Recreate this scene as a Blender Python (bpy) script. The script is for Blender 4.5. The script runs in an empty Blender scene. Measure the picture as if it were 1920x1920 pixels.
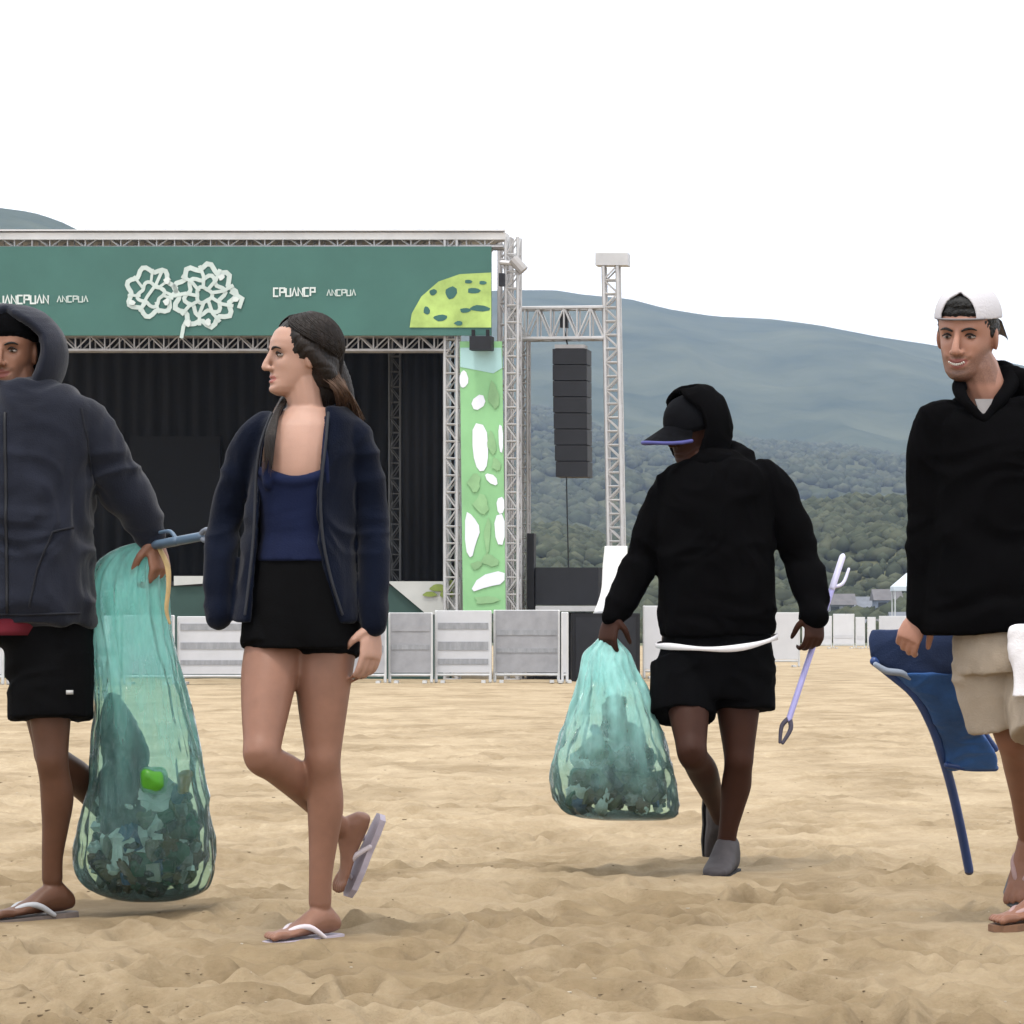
import bpy, bmesh, math, random
import numpy as np
from mathutils import Vector, Matrix

# ------------------------------------------------------------------ camera, world, sun, exposure
SC = bpy.context.scene
COL = SC.collection
F = 6192.0            # focal length of the lens in pixels of the 1920 px frame
CAMH = 0.86           # photographer kneels
HOR = 1170.0          # horizon row

cam = bpy.data.cameras.new('camera')
cam.sensor_width = 36.0
cam.lens = F / 1920.0 * 36.0
cam.shift_y = (HOR - 960.0) / 1920.0
cam.clip_start = 0.1
cam.clip_end = 20000.0
camo = bpy.data.objects.new('camera', cam)
camo.location = (0, 0, CAMH)
camo.rotation_euler = (math.radians(90), 0, 0)
COL.objects.link(camo)
SC.camera = camo

SUN_EL, SUN_AZ = math.radians(70), math.radians(200)   # azimuth from +Y clockwise: behind and left of the camera
w = bpy.data.worlds.new('World')
SC.world = w
w.use_nodes = True
nt = w.node_tree
nt.nodes.clear()
sky = nt.nodes.new('ShaderNodeTexSky')
sky.sky_type = 'NISHITA'
sky.sun_disc = False
sky.sun_elevation = SUN_EL
sky.sun_rotation = SUN_AZ
sky.dust_density = 3.0
sc_ = nt.nodes.new('ShaderNodeMix'); sc_.data_type = 'RGBA'; sc_.blend_type = 'MULTIPLY'
sc_.inputs[0].default_value = 1.0
sc_.inputs[7].default_value = (0.1, 0.1, 0.1, 1)
nt.links.new(sky.outputs[0], sc_.inputs[6])
mx = nt.nodes.new('ShaderNodeMix'); mx.data_type = 'RGBA'
mx.inputs[0].default_value = 0.88                      # an almost closed deck of bright cloud
nt.links.new(sc_.outputs[2], mx.inputs[6])
mx.inputs[7].default_value = (1.62, 1.62, 1.62, 1)
bg = nt.nodes.new('ShaderNodeBackground')
bg.inputs[1].default_value = 1.0
nt.links.new(mx.outputs[2], bg.inputs[0])
out = nt.nodes.new('ShaderNodeOutputWorld')
nt.links.new(bg.outputs[0], out.inputs[0])

sl = bpy.data.lights.new('sun', 'SUN')
sl.energy = 2.0
sl.angle = math.radians(11)
sl.color = (1.0, 0.95, 0.88)
so = bpy.data.objects.new('sun', sl)
sd = Vector((math.sin(SUN_AZ) * math.cos(SUN_EL), math.cos(SUN_AZ) * math.cos(SUN_EL), math.sin(SUN_EL)))
so.rotation_euler = (-sd).to_track_quat('-Z', 'Y').to_euler()
so.location = (0, 0, 50)
COL.objects.link(so)

SC.view_settings.view_transform = 'Standard'
SC.view_settings.look = 'None'
SC.view_settings.exposure = 0.45
SC.view_settings.gamma = 1.0
SC.view_settings.use_curve_mapping = False
SC.cycles.max_bounces = 8
SC.cycles.transparent_max_bounces = 24
SC.cycles.volume_bounces = 1

random.seed(7)
rng = np.random.default_rng(7)

# ------------------------------------------------------------------ helpers
def P(px, py, D):
    """the point at depth D seen at pixel (px, py) of the photograph"""
    return Vector(((px - 960.0) / F * D, D, CAMH - (py - HOR) / F * D))

def lin(r, g, b):
    f = lambda c: (c / 12.92 if c <= 0.04045 else ((c + 0.055) / 1.055) ** 2.4)
    return (f(r / 255), f(g / 255), f(b / 255))

def hash3(ix, iy, iz, seed=0):
    h = (ix.astype(np.uint32) * np.uint32(374761393) + iy.astype(np.uint32) * np.uint32(668265263)
         + iz.astype(np.uint32) * np.uint32(2147483647) + np.uint32(seed * 1013904223 & 0xffffffff))
    h = (h ^ (h >> np.uint32(13))) * np.uint32(1274126177)
    h = h ^ (h >> np.uint32(16))
    return (h & np.uint32(0xffffff)).astype(np.float64) / 8388607.5 - 1.0

def vnoise(p, seed=0):
    p = np.asarray(p, dtype=np.float64)
    i = np.floor(p).astype(np.int64)
    f = p - i
    f = f * f * f * (f * (f * 6 - 15) + 10)
    r = 0
    for dx in (0, 1):
        wx = f[:, 0] if dx else 1 - f[:, 0]
        for dy in (0, 1):
            wy = f[:, 1] if dy else 1 - f[:, 1]
            for dz in (0, 1):
                wz = f[:, 2] if dz else 1 - f[:, 2]
                r = r + wx * wy * wz * hash3((i[:, 0] + dx) & 0xffffffff, (i[:, 1] + dy) & 0xffffffff, (i[:, 2] + dz) & 0xffffffff, seed)
    return r

def fbm(p, octaves=4, seed=0, gain=0.5):
    p = np.asarray(p, dtype=np.float64)
    a, s, r = 1.0, 1.0, 0
    for k in range(octaves):
        r = r + a * vnoise(p * s + 17.3 * k, seed + k)
        a *= gain; s *= 2.03
    return r

# ---- materials
MATS = {}
def mat(name, col, rough=0.7, var=0.15, vscale=8.0, bump=0.0, bscale=60.0, sheen=0.0, metal=0.0, spec=0.3, col2=None, stretch=None, sss=0.0):
    if name in MATS: return MATS[name]
    m = bpy.data.materials.new(name); m.use_nodes = True
    t = m.node_tree; b = t.nodes['Principled BSDF']
    b.inputs['Roughness'].default_value = rough
    b.inputs['Metallic'].default_value = metal
    b.inputs['Specular IOR Level'].default_value = spec
    if sheen:
        b.inputs['Sheen Weight'].default_value = sheen
        b.inputs['Sheen Roughness'].default_value = 0.5
    if sss:
        b.inputs['Subsurface Weight'].default_value = sss
        b.inputs['Subsurface Radius'].default_value = (0.01, 0.004, 0.002)
        b.inputs['Subsurface Scale'].default_value = 1.0
    tc = t.nodes.new('ShaderNodeTexCoord'); src = tc.outputs['Object']
    if stretch:
        mp = t.nodes.new('ShaderNodeMapping'); mp.inputs['Scale'].default_value = stretch
        t.links.new(src, mp.inputs['Vector']); src = mp.outputs['Vector']
    n = t.nodes.new('ShaderNodeTexNoise'); n.inputs['Scale'].default_value = vscale
    n.inputs['Detail'].default_value = 5.0; n.inputs['Roughness'].default_value = 0.6
    t.links.new(src, n.inputs['Vector'])
    r = t.nodes.new('ShaderNodeValToRGB')
    r.color_ramp.elements[0].position = 0.3; r.color_ramp.elements[1].position = 0.7
    c2 = col2 if col2 else tuple(min(1, c * (1 + var)) for c in col)
    c1 = col if col2 else tuple(c * (1 - var) for c in col)
    r.color_ramp.elements[0].color = (*c1, 1); r.color_ramp.elements[1].color = (*c2, 1)
    t.links.new(n.outputs['Fac'], r.inputs['Fac'])
    t.links.new(r.outputs['Color'], b.inputs['Base Color'])
    if bump:
        n2 = t.nodes.new('ShaderNodeTexNoise'); n2.inputs['Scale'].default_value = bscale
        n2.inputs['Detail'].default_value = 4.0
        t.links.new(src, n2.inputs['Vector'])
        bp = t.nodes.new('ShaderNodeBump'); bp.inputs['Strength'].default_value = bump; bp.inputs['Distance'].default_value = 0.01
        t.links.new(n2.outputs['Fac'], bp.inputs['Height'])
        t.links.new(bp.outputs['Normal'], b.inputs['Normal'])
    MATS[name] = m
    return m

def film(name, tint, diff, lo, hi, H, rough=0.12):
    """thin translucent plastic film"""
    m = bpy.data.materials.new(name); m.use_nodes = True
    t = m.node_tree; t.nodes.clear()
    o = t.nodes.new('ShaderNodeOutputMaterial')
    tr = t.nodes.new('ShaderNodeBsdfTransparent'); tr.inputs[0].default_value = (*tint, 1)
    d = t.nodes.new('ShaderNodeBsdfDiffuse'); d.inputs[0].default_value = (*diff, 1)
    tl = t.nodes.new('ShaderNodeBsdfTranslucent'); tl.inputs[0].default_value = (*diff, 1)
    dm = t.nodes.new('ShaderNodeMixShader'); dm.inputs[0].default_value = 0.5
    t.links.new(d.outputs[0], dm.inputs[1]); t.links.new(tl.outputs[0], dm.inputs[2])
    tc = t.nodes.new('ShaderNodeTexCoord')
    n = t.nodes.new('ShaderNodeTexNoise'); n.inputs['Scale'].default_value = 9.0; n.inputs['Detail'].default_value = 5.0
    mp = t.nodes.new('ShaderNodeMapping'); mp.inputs['Scale'].default_value = (2.2, 2.2, 0.6)
    t.links.new(tc.outputs['Object'], mp.inputs[0]); t.links.new(mp.outputs[0], n.inputs['Vector'])
    sp = t.nodes.new('ShaderNodeSeparateXYZ'); t.links.new(tc.outputs['Object'], sp.inputs[0])
    hz = t.nodes.new('ShaderNodeMapRange'); hz.inputs[1].default_value = H * .12; hz.inputs[2].default_value = H * .85   # gathered, doubled film towards the neck
    hz.inputs[3].default_value = lo; hz.inputs[4].default_value = hi
    t.links.new(sp.outputs['Z'], hz.inputs[0])
    mr = t.nodes.new('ShaderNodeMapRange'); mr.inputs[1].default_value = 0.3; mr.inputs[2].default_value = 0.7
    mr.inputs[3].default_value = 0.45; mr.inputs[4].default_value = 1.6
    t.links.new(n.outputs['Fac'], mr.inputs[0])
    mu = t.nodes.new('ShaderNodeMath'); mu.operation = 'MULTIPLY'; mu.use_clamp = True
    t.links.new(hz.outputs[0], mu.inputs[0]); t.links.new(mr.outputs[0], mu.inputs[1]); mr = mu
    m1 = t.nodes.new('ShaderNodeMixShader')
    t.links.new(mr.outputs[0], m1.inputs[0])
    t.links.new(tr.outputs[0], m1.inputs[1]); t.links.new(dm.outputs[0], m1.inputs[2])
    g = t.nodes.new('ShaderNodeBsdfGlossy'); g.inputs['Roughness'].default_value = rough
    bp = t.nodes.new('ShaderNodeBump'); bp.inputs['Strength'].default_value = 0.9; bp.inputs['Distance'].default_value = 0.03
    n2 = t.nodes.new('ShaderNodeTexNoise'); n2.inputs['Scale'].default_value = 22.0; n2.inputs['Detail'].default_value = 5.0; n2.inputs['Distortion'].default_value = 1.2
    t.links.new(mp.outputs[0], n2.inputs['Vector'])
    t.links.new(n2.outputs['Fac'], bp.inputs['Height']); t.links.new(bp.outputs[0], g.inputs['Normal'])
    fr = t.nodes.new('ShaderNodeFresnel'); fr.inputs[0].default_value = 1.45
    m2 = t.nodes.new('ShaderNodeMixShader')
    t.links.new(fr.outputs[0], m2.inputs[0]); t.links.new(m1.outputs[0], m2.inputs[1]); t.links.new(g.outputs[0], m2.inputs[2])
    t.links.new(m2.outputs[0], o.inputs[0])
    MATS[name] = m
    return m

# ---- mesh builder
class MB:
    def __init__(s): s.v = []; s.f = []; s.m = []; s.n = 0
    def add(s, V, Fc, mi=0):
        b = s.n
        s.v.extend([tuple(x) for x in V]); s.n += len(V)
        for q in Fc: s.f.append(tuple(b + i for i in q)); s.m.append(mi)
        return s
    def box(s, c, size, rot=None, mi=0):
        c = Vector(c); h = [x / 2 for x in size]
        V = [Vector((sx * h[0], sy * h[1], sz * h[2])) for sz in (-1, 1) for sy in (-1, 1) for sx in (-1, 1)]
        if rot is not None: V = [rot @ v for v in V]
        return s.add([c + v for v in V], [(0, 2, 3, 1), (4, 5, 7, 6), (0, 1, 5, 4), (2, 6, 7, 3), (0, 4, 6, 2), (1, 3, 7, 5)], mi)
    def prism(s, poly, vec, mi=0):
        n = len(poly); vec = Vector(vec)
        A = [Vector(p) for p in poly]; B = [p + vec for p in A]
        Fc = [tuple(range(n)), tuple(range(2 * n - 1, n - 1, -1))]
        Fc += [(i + n, (i + 1) % n + n, (i + 1) % n, i) for i in range(n)]
        return s.add(A + B, Fc, mi)
    def loft(s, rings, mi=0, cap=True):
        n = len(rings[0]); V = []
        for r in rings: V += r
        Fc = []
        for k in range(len(rings) - 1):
            for i in range(n):
                j = (i + 1) % n
                Fc.append((k * n + i, k * n + j, (k + 1) * n + j, (k + 1) * n + i))
        if cap:
            Fc.append(tuple(range(n - 1, -1, -1)))
            Fc.append(tuple((len(rings) - 1) * n + i for i in range(n)))
        return s.add(V, Fc, mi)
    def tube(s, pts, rad, seg=10, mi=0, smooth=4, flat=1.0, upv=None, round_ends=True):
        pts = [Vector(p) for p in pts]
        if not hasattr(rad, '__len__'): rad = [rad] * len(pts)
        if smooth > 1 and len(pts) > 2: pts, rad = catmull(pts, rad, smooth)
        rings = []; N = len(pts)
        t0 = (pts[1] - pts[0]).normalized()
        u = Vector(upv) if upv is not None else (Vector((0, 0, 1)) if abs(t0.z) < 0.9 else Vector((1, 0, 0)))
        u = (u - t0 * u.dot(t0)).normalized()
        ends = []
        for k in range(N):
            t = (pts[min(k + 1, N - 1)] - pts[max(k - 1, 0)])
            t = t.normalized() if t.length > 1e-9 else t0
            u = (u - t * u.dot(t)); u = u.normalized() if u.length > 1e-6 else t.orthogonal().normalized()
            v = t.cross(u)
            rr = rad[k]
            def ring(c, q): return [c + (u * math.cos(2 * math.pi * i / seg) * flat + v * math.sin(2 * math.pi * i / seg)) * q for i in range(seg)]
            if k == 0 and round_ends:
                for a in (75, 50, 25): rings.append(ring(pts[0] - t * rr * math.sin(math.radians(a)), rr * math.cos(math.radians(a))))
            rings.append(ring(pts[k], rr))
            if k == N - 1 and round_ends:
                for a in (25, 50, 75): rings.append(ring(pts[k] + t * rr * math.sin(math.radians(a)), rr * math.cos(math.radians(a))))
        return s.loft(rings, mi)
    def ell(s, c, r, M=None, nu=20, nv=12, mi=0):
        c = Vector(c); rings = []
        for k in range(1, nv):
            a = math.pi * k / nv - math.pi / 2
            row = []
            for i in range(nu):
                b = 2 * math.pi * i / nu
                p = Vector((r[0] * math.cos(a) * math.cos(b), r[1] * math.cos(a) * math.sin(b), r[2] * math.sin(a)))
                row.append(c + (M @ p if M is not None else p))
            rings.append(row)
        return s.loft(rings, mi)
    def mesh(s, name='mesh'):
        me = bpy.data.meshes.new(name)
        me.from_pydata(s.v, [], s.f)
        me.validate()
        return me
    def build(s, name, mats, parent=None, smooth=False, loc=None):
        if not isinstance(mats, (list, tuple)): mats = [mats]
        return link(name, np.array(s.v, dtype=np.float64), s.f, mats, parent, smooth, np.array(s.m), loc)

def catmull(pts, rad, n):
    P_, R_ = [], []
    m = len(pts)
    for i in range(m - 1):
        p0, p1, p2, p3 = pts[max(i - 1, 0)], pts[i], pts[i + 1], pts[min(i + 2, m - 1)]
        r0, r1, r2, r3 = rad[max(i - 1, 0)], rad[i], rad[i + 1], rad[min(i + 2, m - 1)]
        for k in range(n):
            t = k / n; t2 = t * t; t3 = t2 * t
            P_.append(0.5 * ((2 * p1) + (p2 - p0) * t + (2 * p0 - 5 * p1 + 4 * p2 - p3) * t2 + (3 * p1 - p0 - 3 * p2 + p3) * t3))
            R_.append(max(1e-4, 0.5 * ((2 * r1) + (r2 - r0) * t + (2 * r0 - 5 * r1 + 4 * r2 - r3) * t2 + (3 * r1 - r0 - 3 * r2 + r3) * t3)))
    P_.append(pts[-1]); R_.append(rad[-1])
    return P_, R_

def world_of(o):
    v = Vector((0, 0, 0))
    while o is not None: v = v + o.location; o = o.parent
    return v

def link(name, V, Fc, mats, parent=None, smooth=False, mi=None, loc=None):
    V = np.asarray(V, dtype=np.float64)
    if parent is not None: o_ = world_of(parent); loc_ = Vector((0, 0, 0))
    else:
        if loc is None: loc = ((V[:, 0].min() + V[:, 0].max()) / 2, (V[:, 1].min() + V[:, 1].max()) / 2, V[:, 2].min())
        o_ = Vector(loc); loc_ = o_
    me = bpy.data.meshes.new(name)
    W = V - np.array(o_)
    me.from_pydata(W.tolist() if len(W) < 60000 else W, [], Fc)
    for m in mats: me.materials.append(m)
    if mi is not None and len(mats) > 1 and len(mi) == len(me.polygons): me.polygons.foreach_set('material_index', np.asarray(mi, dtype=np.int32))
    if smooth: me.polygons.foreach_set('use_smooth', np.ones(len(me.polygons), dtype=bool))
    me.update()
    ob = bpy.data.objects.new(name, me)
    ob.location = loc_
    COL.objects.link(ob)
    if parent is not None: ob.parent = parent
    return ob

def remesh(mb, voxel=0.005, smooth=2, factor=0.5):
    """weld overlapping closed shapes into one continuous skin; returns verts, faces, normals"""
    me = mb.mesh('tmp'); ob = bpy.data.objects.new('tmp', me); COL.objects.link(ob)
    r = ob.modifiers.new('r', 'REMESH'); r.mode = 'VOXEL'; r.voxel_size = voxel
    if smooth:
        s = ob.modifiers.new('s', 'SMOOTH'); s.factor = factor; s.iterations = smooth
    dg = bpy.context.evaluated_depsgraph_get(); dg.update()
    m2 = bpy.data.meshes.new_from_object(ob.evaluated_get(dg))
    V = np.empty(len(m2.vertices) * 3); m2.vertices.foreach_get('co', V); V = V.reshape(-1, 3)
    Nn = np.empty(len(m2.vertices) * 3); m2.vertices.foreach_get('normal', Nn); Nn = Nn.reshape(-1, 3)
    Fc = [tuple(p.vertices) for p in m2.polygons]
    bpy.data.objects.remove(ob); bpy.data.meshes.remove(me); bpy.data.meshes.remove(m2)
    return V, Fc, Nn

def tag(o, label=None, cat=None, group=None, kind=None):
    if label: o['label'] = label
    if cat: o['category'] = cat
    if group: o['group'] = group
    if kind: o['kind'] = kind
    return o

def thing(name, loc, label, cat, group=None):
    o = bpy.data.objects.new(name, None); o.location = loc; o.empty_display_size = 0.2
    COL.objects.link(o)
    return tag(o, label, cat, group)

def ering(c, hx, hy, seg=28, e=2.3):
    """level superellipse ring"""
    r = []
    for i in range(seg):
        a = 2 * math.pi * i / seg
        ca, sa = math.cos(a), math.sin(a)
        r.append(Vector((c[0] + hx * math.copysign(abs(ca) ** (2 / e), ca), c[1] + hy * math.copysign(abs(sa) ** (2 / e), sa), c[2])))
    return r

def prof(mb, rows, D, seg=28, e=2.3, mi=0, sub=3):
    """loft through rows (y, xleft, xright, half depth in m [, depth shift in m])"""
    rows = [tuple(r) + (0.0,) * (5 - len(r)) for r in rows]
    pts = [Vector((r[1], r[2], r[0])) for r in rows]
    hd = [r[3] for r in rows]; sh = [r[4] + 10 for r in rows]
    p2, h2 = catmull(pts, hd, sub); _, s2 = catmull(pts, sh, sub)
    rings = []
    for p, h, s in zip(p2, h2, s2):
        d = D + (s - 10)
        a, b = P(p.x, p.z, d), P(p.y, p.z, d)
        rings.append(ering((a + b) / 2, (b.x - a.x) / 2, h, seg, e))
    return mb.loft(rings, mi)

# ------------------------------------------------------------------ the setting: beach, hills
FEET = []   # (x, y) of every sole on the sand: the sand is trodden level there
for px, D in ((70, 9.62), (95, 9.6), (575, 9.05), (570, 8.95), (1360, 11.4), (1905, 9.35), (1960, 9.4), (1930, 11.6), (215, 10.0)):
    p = P(px, 1700, D); FEET.append((p.x, p.y))

_fp = []
_r = random.Random(11)
for k in range(950):   # old footprints, in wandering lines
    d = 6.6 + 24 * _r.random() ** 1.7
    x = _r.uniform(-0.2, 0.2) * d
    a = _r.uniform(0, 2 * math.pi)
    for s in range(_r.randint(1, 4)):
        _fp.append((x + math.sin(a) * 0.6 * s + (0.09 if s % 2 else -0.09) * math.cos(a), d + math.cos(a) * 0.6 * s - (0.09 if s % 2 else -0.09) * math.sin(a), a + _r.uniform(-.2, .2), _r.uniform(0.010, 0.027), _r.uniform(0.85, 1.25)))

def sand_height(X, Y):
    shp = X.shape
    x, y = X.ravel(), Y.ravel()
    z0 = np.zeros_like(x)
    p = np.stack([x, y, z0], 1)
    near = np.clip((75 - y) / 50, 0.0, 1) * np.clip((y + 30) / 30, 0, 1)
    z = 0.015 * fbm(p * np.array([1.5, 1.0, 1]), 2, 3) + 0.0075 * fbm(p * np.array([4.2, 3.4, 1]), 3, 9, 0.5)
    z += 0.0035 * vnoise(p * np.array([21.0, 17.0, 1]), 35) * np.clip(vnoise(p * 1.3, 43) + 0.7, 0, 1)
    z += 0.006 * vnoise(p * 11.0, 33) * np.clip(vnoise(p * 0.9, 41) + 0.5, 0, 1)
    sel_y = (y > 5.5) & (y < 34) & (np.abs(x) < 8)
    idx = np.nonzero(sel_y)[0]
    xs, ys = x[idx], y[idx]
    order = np.argsort(ys, kind='stable'); ys_s = ys[order]
    dz = np.zeros_like(xs)
    for fx, fy, a, dep, sc in _fp:
        lo, hi = np.searchsorted(ys_s, (fy - 0.34, fy + 0.34))
        o = order[lo:hi]
        m = np.abs(xs[o] - fx) < 0.34
        o = o[m]
        ux, uy = xs[o] - fx, ys[o] - fy
        u = (ux * math.sin(a) + uy * math.cos(a)) / (0.135 * sc)
        v = (ux * math.cos(a) - uy * math.sin(a)) / (0.052 * sc)
        q = u * u + v * v
        dz[o] += -dep * np.exp(-q * q * 0.6) + 0.38 * dep * np.exp(-((np.sqrt(q) - 1.55) / 0.35) ** 2)
    z[idx] += dz
    flat = np.ones_like(x)
    press = np.zeros_like(x)
    for fx, fy in FEET:
        r2 = (x - fx) ** 2 + (y - fy) ** 2
        flat *= 1 - 0.97 * np.exp(-(r2 / 0.26 ** 2) ** 1.5)
    return (z * near * flat + 0.004 * (1 - flat)).reshape(shp)

def sheet_axis(segments):
    a = []
    for s, e, n in segments: a += list(np.linspace(s, e, n, endpoint=False))
    return np.array(a + [segments[-1][1]])

def build_ground():
    ys = [-60.0, -30, -12, -4, 0, 2.5, 4.5, 5.6]
    y = 6.2
    while y < 16: ys.append(y); y *= 1.0017
    while y < 62: ys.append(y); y *= 1.0042
    while y < 7000: ys.append(y); y *= 1.16
    ys = np.array(ys)
    us = np.concatenate([[-3.0, -2.0, -1.2, -0.7, -0.45, -0.32, -0.26, -0.22], np.linspace(-0.19, 0.19, 300), [0.22, 0.26, 0.32, 0.45, 0.7, 1.2, 2.0, 3.0]])
    Y, U = np.meshgrid(ys, us, indexing='ij')
    X = U * np.maximum(np.abs(Y), 6.0) * np.where(np.abs(U) > 0.5, 1.6, 1.0)
    Z = sand_height(X, Y)
    ny, nx = X.shape
    V = np.stack([X.ravel(), Y.ravel(), Z.ravel()], 1)
    i = np.arange(ny - 1)[:, None] * nx + np.arange(nx - 1)[None, :]
    i = i.ravel()
    Q = np.stack([i, i + 1, i + nx + 1, i + nx], 1)
    me = bpy.data.meshes.new('ground')
    me.vertices.add(len(V)); me.vertices.foreach_set('co', V.ravel())
    me.loops.add(Q.size); me.loops.foreach_set('vertex_index', Q.ravel().astype(np.int32))
    me.polygons.add(len(Q)); me.polygons.foreach_set('loop_start', np.arange(0, Q.size, 4, dtype=np.int32))
    me.polygons.foreach_set('use_smooth', np.ones(len(Q), dtype=bool))
    me.update(); me.validate()
    ob = bpy.data.objects.new('sand_beach', me); COL.objects.link(ob)
    m = bpy.data.materials.new('sand'); m.use_nodes = True; me.materials.append(m)
    t = m.node_tree; b = t.nodes['Principled BSDF']; b.inputs['Roughness'].default_value = 0.95; b.inputs['Specular IOR Level'].default_value = 0.1
    geo = t.nodes.new('ShaderNodeNewGeometry')
    def noise(scale, detail=4, rough=0.6, stretch=None):
        n = t.nodes.new('ShaderNodeTexNoise'); n.inputs['Scale'].default_value = scale; n.inputs['Detail'].default_value = detail; n.inputs['Roughness'].default_value = rough
        src = geo.outputs['Position']
        if stretch:
            mp = t.nodes.new('ShaderNodeMapping'); mp.inputs['Scale'].default_value = stretch
            t.links.new(src, mp.inputs['Vector']); src = mp.outputs['Vector']
        t.links.new(src, n.inputs['Vector']); return n.outputs['Fac']
    def ramp(fac, stops):
        r = t.nodes.new('ShaderNodeValToRGB')
        while len(r.color_ramp.elements) < len(stops): r.color_ramp.elements.new(0.5)
        for e, (q, c) in zip(r.color_ramp.elements, stops): e.position = q; e.color = (*c, 1)
        t.links.new(fac, r.inputs['Fac']); return r.outputs['Color']
    def mixc(fac, a, b_, mode='MIX'):
        x = t.nodes.new('ShaderNodeMix'); x.data_type = 'RGBA'; x.blend_type = mode
        for s, v in ((0, fac), (6, a), (7, b_)):
            if isinstance(v, (int, float)): x.inputs[s].default_value = v
            elif isinstance(v, tuple): x.inputs[s].default_value = (*v, 1)
            else: t.links.new(v, x.inputs[s])
        return x.outputs[2]
    def maprange(fac, a, b_, c, d):
        x = t.nodes.new('ShaderNodeMapRange'); x.inputs[1].default_value = a; x.inputs[2].default_value = b_; x.inputs[3].default_value = c; x.inputs[4].default_value = d
        t.links.new(fac, x.inputs[0]); return x.outputs[0]
    dry = ramp(noise(2.2, 5, 0.65), [(0.3, SAND_DRY_A), (0.7, SAND_DRY_B)])
    dark_sand = ramp(noise(3.1, 5, 0.65), [(0.3, SAND_DARK_A), (0.7, SAND_DARK_B)])
    # darker tone: damp patches everywhere, and all sand nearer than about 12 m
    sep = t.nodes.new('ShaderNodeSeparateXYZ'); t.links.new(geo.outputs['Position'], sep.inputs[0])
    zone = maprange(sep.outputs['Y'], 10.2, 13.2, 0.50, 0.0)
    pat = maprange(noise(1.15, 7, 0.72, (1.0, 0.7, 1)), 0.43, 0.62, 0.0, 0.80)
    ad = t.nodes.new('ShaderNodeMath'); ad.operation = 'ADD'; ad.use_clamp = True
    t.links.new(zone, ad.inputs[0]); t.links.new(pat, ad.inputs[1])
    c = mixc(ad.outputs[0], dry, dark_sand)
    c = mixc(maprange(noise(45, 3, 0.7), 0.35, 0.65, 0.0, 0.35), c, (0.25, 0.18, 0.11))
    # beyond the beach the ground is scrub
    far = maprange(sep.outputs['Y'], 125.0, 135.0, 0.0, 1.0)
    c = mixc(far, c, (0.09, 0.10, 0.06))
    t.links.new(c, b.inputs['Base Color'])
    bp = t.nodes.new('ShaderNodeBump'); bp.inputs['Strength'].default_value = 0.85; bp.inputs['Distance'].default_value = 0.014
    t.links.new(noise(42, 7, 0.75), bp.inputs['Height']); t.links.new(bp.outputs['Normal'], b.inputs['Normal'])
    return tag(ob, kind='structure')

SAND_DRY_A, SAND_DRY_B = (0.335, 0.262, 0.168), (0.455, 0.370, 0.252)
SAND_DARK_A, SAND_DARK_B = (0.165, 0.120, 0.068), (0.28, 0.215, 0.130)
build_ground()

def debris():
    """scraps of dry weed, twigs and shell left by the tide"""
    r = random.Random(77); mb = MB()
    for k in range(1100):
        d = 6.9 + 15 * r.random() ** 1.6
        u = r.uniform(-.17, .17)
        if r.random() < .12: u = r.gauss(-.11, .03); d = 7.0 + abs(r.gauss(0, .5))
        x = u * d
        if any((x - a) ** 2 + (d - b) ** 2 < .05 for a, b in FEET): continue
        z = float(sand_height(np.array([[x]]), np.array([[d]]))[0, 0]) if k < 0 else None
        mb_s = r.uniform(.0012, .0036)
        PTS.append((x, d, mb_s, r.uniform(0, 3.14), r.choices((0, 1, 2), (4, 1, 5))[0], r.uniform(1.5, 6)))
    X = np.array([p[0] for p in PTS])[None, :]; Y = np.array([p[1] for p in PTS])[None, :]
    Z = sand_height(X, Y)[0]
    for (x, d, q, a, mi, l), z in zip(PTS, Z):
        mb.box((x, d, z + q * .3), (q * l, q, q * .7), Matrix.Rotation(a, 3, 'Z') @ Matrix.Rotation(.3 * math.sin(a * 7), 3, 'X'), mi)
    o = mb.build('tide_debris', [mat('weed_brown', (0.10, 0.070, 0.042), .9, .3, 30), mat('shell_pale', (0.42, 0.38, 0.31), .6, .1, 30), mat('twig_tan', (0.12, 0.085, 0.05), .9, .2, 30)])
    tag(o, 'small scraps of weed, twig and shell scattered on the sand', kind='stuff')
PTS = []
debris()

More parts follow.
